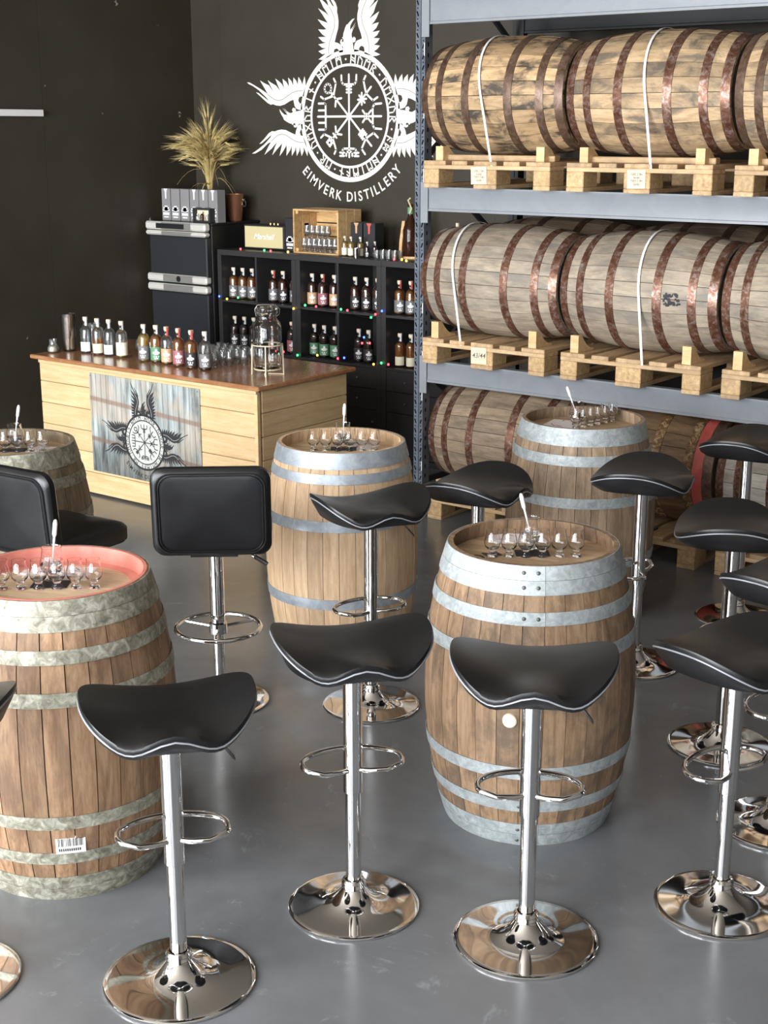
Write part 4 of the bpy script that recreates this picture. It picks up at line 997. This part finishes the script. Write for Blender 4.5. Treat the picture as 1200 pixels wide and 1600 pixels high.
MB().lathe([(0, .0), (.066, 0), (.075, .008), (.080, .02), (.084, .06), (.084, .19), (.078, .215), (.060, .235), (.056, .245), (.058, .262), (.0545, .262), (.0525, .245), (.0565, .232), (.074, .213), (.080, .19), (.080, .06), (.076, .024), (.070, .012), (0, .008)], 36).build('glass_body', M['glass'], jar)
MB().lathe([(0, .262), (.060, .262), (.064, .268), (.064, .285), (.058, .292), (.045, .297), (0, .298)], 32).build('lid', M['glass'], jar)
MB().tube([(.058, 0, .25), (.072, 0, .26), (.075, 0, .285), (.05, 0, .303), (0, 0, .305), (-.05, 0, .303), (-.066, 0, .285), (-.06, 0, .25)], .0022, 6).build('clip_wire', M['steel'], jar, rot=(0, 0, R(YAW)))
MB().lathe([(0, 0), (.010, 0), (.012, .006), (.008, .012), (.008, .035), (.012, .037), (0, .039)], 14).build('tap', M['steel'], jar, (.083 * math.cos(VIEW + 2.6), .083 * math.sin(VIEW + 2.6), .045), (0, R(90), VIEW + 2.6))
# vase with bark, jug, candle jar
vz = thing('glass_vase', 'tall clear glass vase filled with bark pieces on the counter', 'vase', (-7.03, 5.875, CT))
MB().lathe([(0, 0), (.043, 0), (.045, .004), (.045, .235), (.042, .235), (.042, .01), (0, .008)], 30).build('glass_body', M['thinclear'], vz)
M['bark'] = wood('bark', (.30, .21, .13), (.20, .13, .08), (.09, .06, .035), (25, 25, 9), var=.4)
rg = random.Random(3)
for k in range(12):
    a = 2 * PI * k / 4 + .3 * (k // 4) + rg.random() * .5; rr = .016 + .006 * rg.random(); h = .075 + .03 * rg.random(); z = .012 + .058 * (k // 4)
    pts = [(rr * math.cos(a + .2 * q), rr * math.sin(a + .2 * q), z + h * q) for q in (0, .33, .66, 1)]
    MB().tube(pts, .018, 6, taper=[.011, .018, .017, .009]).build('bark_piece', M['bark'], vz, smooth=0)
jg = thing('glass_jug', 'small glass jug with handle behind the vase on the counter', 'jug', (-6.96, 6.02, CT))
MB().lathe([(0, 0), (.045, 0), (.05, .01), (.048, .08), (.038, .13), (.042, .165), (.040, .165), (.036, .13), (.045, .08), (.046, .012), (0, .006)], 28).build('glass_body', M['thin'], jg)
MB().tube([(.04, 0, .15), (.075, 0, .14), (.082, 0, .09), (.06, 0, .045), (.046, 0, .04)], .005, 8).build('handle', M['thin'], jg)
cj = thing('candle_jar', 'small round glass jar with yellow wax at counter corner', 'jar', (-7.05, 5.755, CT))
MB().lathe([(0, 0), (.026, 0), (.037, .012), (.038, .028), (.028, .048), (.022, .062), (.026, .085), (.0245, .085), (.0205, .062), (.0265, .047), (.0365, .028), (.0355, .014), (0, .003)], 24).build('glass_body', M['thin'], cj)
MB().lathe([(0, .004), (.025, .004), (.035, .014), (.0358, .027), (.030, .040), (0, .040)], 20).build('wax', M['lab_cream'], cj)

# ------------------------------------------------------------------ fridge in the corner and what stands on it
FX0, FX1, FY, FZ = -7.912, -7.292, 7.40, 1.545
fr = thing('fridge', 'charcoal fridge with silver trim bars standing in the black corner', 'fridge', (0, 0, 0))
MB().cbox(((FX0 + FX1) / 2, FY + .315, FZ / 2 + .01), (FX1 - FX0 - .01, .51, FZ - .04), .006).build('cabinet', M['fridgebody'], fr)
def fdoor(z0, z1):
    d = MB().cbox(((FX0 + FX1) / 2 + .01, FY + .03, (z0 + z1) / 2), (FX1 - FX0 - .03, .055, z1 - z0), .008).build('door', M['fridge'], fr)
    return d
d1 = fdoor(1.105, 1.445); d2 = fdoor(.06, 1.035)
def bar_(z0, z1, par, dark=True, full=True):
    q = MB().cbox(((FX0 + FX1) / 2, FY + .015, (z0 + z1) / 2), (FX1 - FX0, .062, z1 - z0), .012).build('trim_bar', M['silver'], par)
    MB().cbox(((FX0 + FX1) / 2 + .02, FY - .014, (z0 + z1) / 2), ((FX1 - FX0) * .5, .012, z1 - z0 - .008), .003).build('handle_inset', M['silverdark'], q)
    return q
q = bar_(1.487, 1.545, fr); MB().cbox((FX0 + .27, FY - .018, 1.516), (.29, .012, .036), .002).build('display_panel', M['black'], q)
bar_(1.447, 1.480, d1); bar_(1.108, 1.165, d1); bar_(1.040, 1.093, d2)
MB().lathe([(0, .003), (.020, .003), (.022, 0)], 20).build('badge', M['black'], d1, ((FX0 + FX1) / 2 + .03, FY - .021, 1.136), (R(90), 0, 0))
MB().cbox(((FX0 + FX1) / 2, FY + .315, FZ - .01), (FX1 - FX0, .52, .018), .004).build('top_panel', M['fridgebody'], fr)
def gift(label, x, y, z, w, h, mat, print_=True, strip=True, d=.085, strip_m=None):
    t = thing('gift_box', label, 'box', (x, y, z))
    MB().cbox((0, 0, h / 2), (w, d, h), .002).build('carton', mat, t)
    if print_:
        mb = MB(); f = -d / 2 - .0006
        def pt(x0, x1, z0, z1): mb.add([(x0 * w, f, z0 * h), (x1 * w, f, z0 * h), (x1 * w, f, z1 * h), (x0 * w, f, z1 * h)], [(0, 1, 2, 3)])
        pt(-.4, .4, .30, .36); pt(-.18, .18, .28, .46); pt(-.32, .32, .33, .42); pt(-.36, .36, .17, .25); pt(-.28, .28, .09, .13)
        mb.build('emblem_print', M['seal'], t, smooth=0)
    if strip:
        mb = MB(); f = -d / 2 - .0006; mb.add([(-.22 * w, f, h * .995), (.22 * w, f, h * .995), (.09 * w, f, h * .9), (.07 * w, f, h * .68), (-.07 * w, f, h * .68), (-.09 * w, f, h * .9)], [(0, 5, 4, 3, 2, 1)])
        mb.build('seal_strip', strip_m or M['seal'], t, smooth=0)
    return t
bxx = [-7.825, -7.727, -7.629, -7.531, -7.436, -7.341]
for i, x in enumerate(bxx):
    gift('grey bottle carton with pale emblem and seal strip in the row on the fridge' if i not in (1, 2) else 'grey bottle carton with pale emblem and no seal strip on the fridge', x + .005, 7.565, FZ, .088, .232, M['giftbox'], True, i not in (1, 2))['group'] = 'cartons on the fridge' if i not in (1, 2) else 'plain cartons on the fridge'
wb_ = thing('window_box', 'small black carton with cream window and miniature bottle on the fridge', 'box', (-7.40, 7.485, FZ))
mb = MB(); fw, fh = .175, .105
mb.bx(-fw / 2, fw / 2, -.02, .025, 0, .014).bx(-fw / 2, fw / 2, -.02, .025, fh - .014, fh).bx(-fw / 2, -fw / 2 + .014, -.02, .025, .014, fh - .014).bx(fw / 2 - .014, fw / 2, -.02, .025, .014, fh - .014)
mb.build('frame', M['giftblack'], wb_, smooth=0); MB().bx(-fw / 2 + .014, fw / 2 - .014, .015, .02, .014, fh - .014).build('back_card', M['lab_cream'], wb_, smooth=0)
MB().lathe([(0, 0), (.014, 0), (.014, .04), (.008, .046), (.008, .052), (0, .052)], 14).build('miniature_bottle', M['liq_dark'], wb_, (-.012, 0, .0145)); MB().lathe([(0, 0), (.0095, 0), (.0095, .012), (0, .012)], 12).build('miniature_cap', M['brass'], wb_, (-.012, 0, .0666))
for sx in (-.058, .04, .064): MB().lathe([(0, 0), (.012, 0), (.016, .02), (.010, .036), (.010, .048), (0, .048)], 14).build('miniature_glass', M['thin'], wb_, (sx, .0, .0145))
cp = thing('copper_bucket', 'small copper ice bucket with ring handle standing on the fridge', 'bucket', (-7.368, 7.79, FZ))
MB().lathe([(0, .004), (.047, 0), (.050, .004), (.064, .19), (.067, .194), (.062, .194), (.058, .18), (.046, .01), (0, .01)], 36).build('bucket_body', M['copper'], cp)
MB().tube([(.068 + .012 * math.sin(2 * PI * k / 14), 0, .125 + .022 * math.cos(2 * PI * k / 14)) for k in range(14)], .003, 6, closed=True).build('ring_handle', M['steel'], cp, rot=(0, 0, R(YAW)))
MB().lathe([(0, -.006), (.009, -.005), (.011, 0), (.009, .005), (0, .006)], 12).build('handle_lug', M['steel'], cp, (.066 * math.cos(R(YAW)), .066 * math.sin(R(YAW)), .15), (0, R(90), R(YAW)))
# dried barley in a vase behind the cartons
by = thing('dried_barley', 'bunch of dried golden barley in dark vase on the fridge', 'dried plant', (-7.565, 7.735, FZ))
MB().lathe([(0, 0), (.045, 0), (.05, .01), (.05, .19), (.046, .2), (.044, .19), (.044, .012), (0, .01)], 24).build('vase', M['black'], by)
rg = random.Random(11); stl = MB(); ears = MB(); awn = MB()
def inside(p):
    return Vector((max(p[0], XL + .012 + 7.565), min(p[1], YB - .012 - 7.735), p[2]))
for k in range(230):
    a = rg.random() * 2 * PI; sp_ = .25 + .75 * rg.random(); lv = rg.random() ** .75; hgt = .40 + .21 * lv; out_ = (.035 + .20 * sp_ * rg.random() ** .6) * (.55 + .45 * lv)
    if k % 37 == 0: hgt += .13; out_ *= .3; sp_ *= .3
    ca, sa = math.cos(a), math.sin(a)
    if sa > 0: out_ *= .8
    droop = .05 * sp_ * (.3 + rg.random())
    P = []
    for q in range(9):
        f = q / 8; o_ = .020 * f * sp_ + out_ * f ** 4.5; z = .02 + hgt * f - droop * f ** 7
        P.append(inside(Vector((ca * (o_ + .012 * (1 - f)), sa * (o_ + .012 * (1 - f)), z))))
    stl.tube(P, .0018, 4, taper=[.0024, .0024, .0024, .0022, .002, .0018, .0016, .0015, .0014])
    d = (P[-1] - P[-2]).normalized(); d = (d + Vector((ca * .9 * sp_, sa * .9 * sp_, -.55 * sp_))).normalized(); E0 = P[-1]; le = .060 + .02 * rg.random()
    ears.tube([inside(E0 + d * le * f + Vector((0, 0, -.02 * sp_ * f * f))) for f in (0, .25, .6, 1)], .004, 5, taper=[.0032, .0080, .0072, .0025])
    for j in range(10):
        s0 = inside(E0 + d * le * (.12 + .085 * j)); dd = (d + Vector((ca * .2, sa * .2, -.15 * sp_)) + Vector((rg.random() - .5, rg.random() - .5, rg.random() - .5)) * .42).normalized(); l = .075 + .05 * rg.random()
        w = dd.cross(Vector((rg.random(), rg.random(), 1))).normalized() * .0010; w2 = dd.cross(w).normalized() * .0010
        awn.add([inside(s0 + w), inside(s0 - w * .5 + w2), inside(s0 - w * .5 - w2), inside(s0 + dd * l)], [(0, 1, 3), (1, 2, 3), (2, 0, 3)])
for j in range(8):    # a few flat dry leaves
    a = rg.random() * 2 * PI; ca, sa = math.cos(a), math.sin(a); l = .14 + .1 * rg.random(); z = .22 + .2 * rg.random(); pv = []
    for q in range(6):
        f = q / 5; o_ = .03 + l * f; zz = z + .12 * f - .22 * f * f; w = .006 * (1 - f) + .0008
        pv.append([(ca * o_ - sa * w, sa * o_ + ca * w, zz), (ca * o_, sa * o_, zz + .002), (ca * o_ + sa * w, sa * o_ - ca * w, zz), (ca * o_, sa * o_, zz - .001)])
    stl.loops(pv)
tag(stl.build('straw_stems', M['straw'], by), kind='stuff'); tag(ears.build('barley_ears', M['straw'], by), kind='stuff'); tag(awn.build('ear_awns', M['awn'], by, smooth=0), kind='stuff')

# ------------------------------------------------------------------ black shelf units with bottles
SY, SZ, SD = 7.50, 1.36, .39
BZ = (1.0, .645)
def unit(x0, label):
    x1 = x0 + .752; t = thing('shelf_unit', label, 'shelf', (0, 0, 0))
    k = M['kallax']
    MB().cbox(((x0 + x1) / 2, SY + SD / 2, SZ - .02), (x1 - x0, SD, .04), .002).build('top_board', k, t)
    MB().bx(x0, x1, SY, SY + SD, 0, .04).build('bottom_board', k, t)
    for x in (x0 + .019, x1 - .019): MB().bx(x - .019, x + .019, SY, SY + SD, .04, SZ - .04).build('side_board', k, t)
    xm = (x0 + x1) / 2; MB().bx(xm - .008, xm + .008, SY + .002, SY + SD, .04, SZ - .04).build('divider', k, t)
    for z in BZ + (.34,):
        for a, b in ((x0 + .038, xm - .008), (xm + .008, x1 - .038)): MB().bx(a, b, SY + .002, SY + SD, z - .016, z).build('shelf_board', k, t)
    MB().bx(x0 + .02, x1 - .02, SY + SD - .006, SY + SD, .04, SZ - .04).build('back_board', M['matblack'], t)
    for a, b in ((x0 + .040, xm - .010), (xm + .010, x1 - .040)):
        for z0, z1 in ((.342, .483), (.487, .627)):
            d = MB().cbox(((a + b) / 2, SY + .012, (z0 + z1) / 2), (b - a, .018, z1 - z0), .002).build('drawer_front', k, t)
            MB().lathe([(0, .016), (.007, .015), (.008, .010), (.004, .006), (.004, 0)], 12).build('knob', M['steel'], d, ((a + b) / 2, SY + .003, (z0 + z1) / 2), (R(90), 0, 0))
        d = MB().cbox(((a + b) / 2, SY + .012, .183), (b - a, .018, .28), .002).build('door', k, t)
        MB().lathe([(0, .016), (.007, .015), (.008, .010), (.004, .006), (.004, 0)], 12).build('knob', M['steel'], d, (b - .03, SY + .003, .26), (R(90), 0, 0))
    return t
unit(-7.286, 'black cube shelf unit beside the fridge, under the gold speaker')
unit(-6.532, 'black cube shelf unit under the pine crate')
unit(-5.778, 'black cube shelf unit half hidden behind the rack post')
r1 = [(-7.222, 'amber', 'grey'), (-7.136, 'amber', 'grey'), (-7.050, 'amber', 'grey'), (-6.832, 'red', 'grey'), (-6.745, 'red', 'black'), (-6.641, 'red', 'grey'), (-6.466, 'red', 'tan'), (-6.375, 'red', 'mauve'), (-6.276, 'red', 'tan'), (-6.080, 'red', 'black'), (-5.985, 'red', 'black'), (-5.895, 'red', 'black'), (-5.700, 'amber', 'grey'), (-5.610, 'amber', 'grey')]
r2 = [(-7.222, 'dark', 'black'), (-7.132, 'dark', 'black'), (-7.045, 'dark', 'black'), (-6.82, 'dark', 'mauve'), (-6.670, 'dark', 'mauve'), (-6.462, 'dark', 'green'), (-6.362, 'dark', 'green'), (-6.270, 'dark', 'green'), (-6.060, 'dark', 'black'), (-5.965, 'dark', 'black'), (-5.700, 'amber', 'cream'), (-5.612, 'amber', 'cream')]
where = lambda x: 'beside the fridge' if x < -6.532 else ('under the crate' if x < -5.778 else 'behind the rack post')
for row, zz, nm in ((r1, BZ[0], 'upper'), (r2, BZ[1], 'lower')):
    for i, (x, lq, lb) in enumerate(row):
        x_ = x * 7.585 / 7.6 if True else x
        tx = '%s labelled spirit bottle on the %s shelf of the unit %s' % (lb, nm, where(x))
        bottle(tx, x_, SY + .085 + .006 * (i % 3), zz + .0005, lq, lb, lb == 'cream', red=(lb in ('grey', 'mauve') and x > -7.0), group=tx.replace('bottle on', 'bottles on'), turn=.12 * ((i * 7) % 5 - 2) / 2)

# ------------------------------------------------------------------ things on top of the shelves
T = SZ + .0005
sk = thing('speaker', 'retro speaker with gold grille and script lettering on the black shelf', 'speaker', (-6.965, 7.66, T), R(3))
MB().cbox((0, .06, .09), (.375, .13, .172), .006).build('cabinet', M['giftblack'], sk)
MB().cbox((0, -.006, .09), (.350, .008, .150), .002).build('grille', M['gold'], sk)
put('script_logo', text_mesh('Marshall', .055, M['seal'], .0008, .45), sk, (0, -.0115, .092), (R(90), 0, 0))
for k in range(3): MB().lathe([(0, .012), (.007, .012), (.008, 0)], 14).build('knob', M['brass'], sk, (.02 + .035 * k, .05, .176))
for sx in (-.15, .15): MB().box((sx, .05, .002), (.04, .05, .004)).build('foot', M['black'], sk)
gift('charcoal bottle carton with pale emblem between gold speaker and pine crate', -6.72, 7.70, T, .085, .232, M['giftblack'], True, False)
# pine crate lying on its side with glasses in it
cx0, cx1, cyf, cyb, ch = -6.625, -6.215, 7.585, 7.84, .305
cr = thing('wooden_crate', 'pine crate lying on its side full of tasting glasses on the shelf', 'crate', (0, 0, 0))
def cbd(x0, x1, y0, y1, z0, z1, nm='board'): return MB().cbox(((x0 + x1) / 2, (y0 + y1) / 2, T + (z0 + z1) / 2), (x1 - x0, y1 - y0, z1 - z0), .0015).build(nm, M['crate'], cr, smooth=0)
w3 = (cyb - cyf - .012) / 3
for k in range(3):
    a = cyf + k * (w3 + .006)
    cbd(cx0, cx1, a, a + w3, 0, .012, 'floor_slat'); cbd(cx0, cx1, a, a + w3, ch - .012, ch, 'top_slat')
    cbd(cx0, cx0 + .012, a, a + w3, .0125, ch - .0125, 'end_slat'); cbd(cx1 - .012, cx1, a, a + w3, .0125, ch - .0125, 'end_slat')
for k in range(3):
    z = .016 + k * .094; cbd(cx0 + .0125, cx1 - .0125, cyb - .012, cyb, z, z + .086, 'back_slat')
for x in (cx0 + .024, cx1 - .024):
    for z in (.024, ch - .024): MB().cbox((x, (cyf + cyb) / 2, T + z), (.022, cyb - cyf - .03, .022), .001).build('corner_batten', M['crate'], cr, smooth=0)
MB().bx(cx0 + .0121, cx0 + .0128, cyf + .11, cyf + .155, T + .11, T + .20).build('hand_hole', M['void'], cr, smooth=0)
for k in range(7): tag(put('tasting_glass', GT, None, (cx0 + .062 + .0465 * k, cyf + .05, T + .0125)), 'tasting glass in bottom row inside the pine crate', 'glass', 'bottom row of glasses in the crate')
for k in range(5): tag(put('tasting_glass', GT, None, (cx0 + .085 + .0465 * k, cyf + .055, T + .1030)), 'tasting glass stacked on the bottom row inside the pine crate', 'glass', 'stacked glasses in the crate')
for k in range(6): tag(put('tasting_glass', GT, None, (cx0 + .07 + .052 * k, cyf + .125, T + .0125)), 'tasting glass in back row inside the pine crate', 'glass', 'back row of glasses in the crate')
gift('black bottle carton with copper seal strip beside the pine crate', -6.125, 7.72, T, .10, .225, M['giftblack'], False, True, .1, M['lab_tan'])
gift('black bottle carton with red seal strip beside the other black carton', -6.010, 7.715, T, .10, .225, M['giftblack'], False, True, .1, M['lab_red'])
for x, y, lb in ((-6.175, 7.605, 'cream'), (-6.108, 7.590, 'cream'), (-6.035, 7.600, 'cream')):
    bottle('small golden sample bottle with cream label beside the crate', x, y, T, 'gold', lb, False, group='small sample bottles beside the crate', sc=.60)
sh = thing('steel_jigger', 'small polished steel jigger cup standing before the sample bottles', 'cup', (-6.018, 7.535, T))
MB().lathe([(0, 0), (.019, 0), (.022, .03), (.024, .066), (.0225, .066), (.02, .03), (.017, .004), (0, .003)], 24).build('cup_body', M['chrome'], sh)
MB().lathe([(.0235, .060), (.0252, .062), (.0252, .066), (.0235, .068)], 24).build('cup_rim', M['chrome'], sh)
for k, (x, y) in enumerate(((-5.96, 7.58), (-5.925, 7.62))): bottle('miniature dark spirit bottle with black label before the cartons', x, y, T, 'dark', 'black', False, group='miniature dark bottles', sc=.48)
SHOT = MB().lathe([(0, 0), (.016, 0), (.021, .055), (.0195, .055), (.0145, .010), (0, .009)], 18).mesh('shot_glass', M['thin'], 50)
for k in range(8): tag(put('shot_glass', SHOT, None, (-5.885 + .05 * (k % 4), 7.585 + .07 * (k // 4), T)), 'clear shot glass standing before the cradled bottle', 'glass', 'shot glasses on the shelf')
ch_ = thing('cradled_bottle', 'big dark bottle held in a wooden cradle on the shelf', 'bottle', (-5.70, 7.72, T), R(20))
MB().lathe([(0, .02), (.05, .02), (.054, .03), (.054, .19), (.046, .22), (.022, .27), (.017, .29), (.017, .345), (.019, .347), (.019, .36), (0, .362)], 28).build('glass_body', M['liq_dark'], ch_)
MB().loops([[(x, y, z) for x, y, z in ((-.075, yy, 0), (-.055, yy, 0), (-.048, yy, .12), (-.030, yy, .25), (-.05, yy, .25), (-.068, yy, .12))] for yy in (-.03, .03)]).build('cradle_side', M['crate'], ch_)
MB().box((0, 0, .008), (.15, .08, .016)).build('cradle_base', M['crate'], ch_)
MB().lathe([(.0172, .295), (.021, .296), (.021, .338), (.0172, .34)], 18).build('neck_foil', M['lab_green'], ch_)
MB().tube([(.0, -.018, .30), (.014, -.022, .33), (.0, -.02, .36), (-.012, -.018, .385), (.004, -.014, .40)], .006, 6).build('ribbon', M['gold'], ch_)
kg = thing('mini_keg', 'little wooden keg with wooden tap on the shelf behind rack', 'keg', (-5.36, 7.78, T + .1205), rot=(R(90), 0, R(-20)))
MB().lathe([(0, -.10), (.075, -.10), (.078, -.09), (.096, 0), (.078, .09), (.075, .10), (0, .10)], 28).build('keg_body', M['w_brown'], kg)
for z in (-.075, -.04, .04, .075): MB().lathe([(.080 + .0135 * (1 - (z / .09) ** 2), z - .008), (.083 + .0145 * (1 - (z / .09) ** 2), z - .008), (.083 + .0145 * (1 - (z / .09) ** 2), z + .008), (.080 + .0135 * (1 - (z / .09) ** 2), z + .008)], 28, closed=True).build('keg_hoop', M['rustdark'], kg)
MB().tube([(0, .085, 0), (0, .125, 0)], .012, 10).build('keg_bung', M['cork'], kg)
MB().box((0, -.105, -.06), (.13, .03, .03)).box((0, -.105, .06), (.13, .03, .03)).build('keg_stand', M['crate'], kg)
# string lights along the shelf fronts and the top
LC = {'b': (.05, .12, 1.0), 'o': (1.0, .45, .06), 'g': (.04, .9, .15), 'r': (1.0, .05, .08)}
LM = {k: emit('light bulb ' + k, c, 6.0) for k, c in LC.items()}
lights = [(-7.266, 1.021, 'b'), (-7.189, 1.007, 'o'), (-7.079, 1.025, 'g'), (-6.547, .985, 'o'), (-6.44, 1.016, 'g'), (-6.34, 1.015, 'r'), (-6.117, 1.012, 'g'), (-6.061, 1.009, 'r'), (-5.856, .977, 'g'), (-5.818, 1.001, 'r'), (-5.763, 1.027, 'b'), None,
          (-6.65, .670, 'r'), (-6.518, .658, 'g'), (-6.334, .675, 'o'), (-6.149, .670, 'r'), (-6.092, .680, 'b'), (-5.934, .796, 'r'), (-5.917, .837, 'b'), (-5.868, .802, 'r'), (-5.835, .661, 'o'), (-5.769, .676, 'g'), (-5.709, .672, 'r'), None,
          (-7.073, 1.370, 'r'), (-6.843, 1.372, 'g'), (-6.783, 1.371, 'r'), (-6.62, 1.372, 'o'), (-5.687, 1.372, 'r'), (-5.624, 1.373, 'o'), (-5.587, 1.366, 'o')]
sl = thing('string_lights', 'string of coloured lights strung along the black shelves', 'string lights', (0, 0, 0))
run = []; runs = []
for q in lights + [None]:
    if q is None: runs.append(run); run = []; continue
    top = q[1] > 1.3; y = 7.522 if top else 7.488
    MB().lathe([(0, -.008), (.005, -.007), (.0075, 0), (.005, .007), (0, .008)], 10).build('bulb', LM[q[2]], sl, (q[0], y, q[1]))
    run.append(Vector((q[0], y + .003, q[1] - .004)))
for rn in runs:
    P = []
    for a, b in zip(rn, rn[1:]):
        for k in range(5): f = k / 5; p = a.lerp(b, f); P.append((p.x, p.y, p.z - (.0 if a.z > 1.3 else .012) * 4 * f * (1 - f)))
    P.append(tuple(rn[-1])); MB().tube(P, .0012, 4).build('cable', M['matblack'], sl)
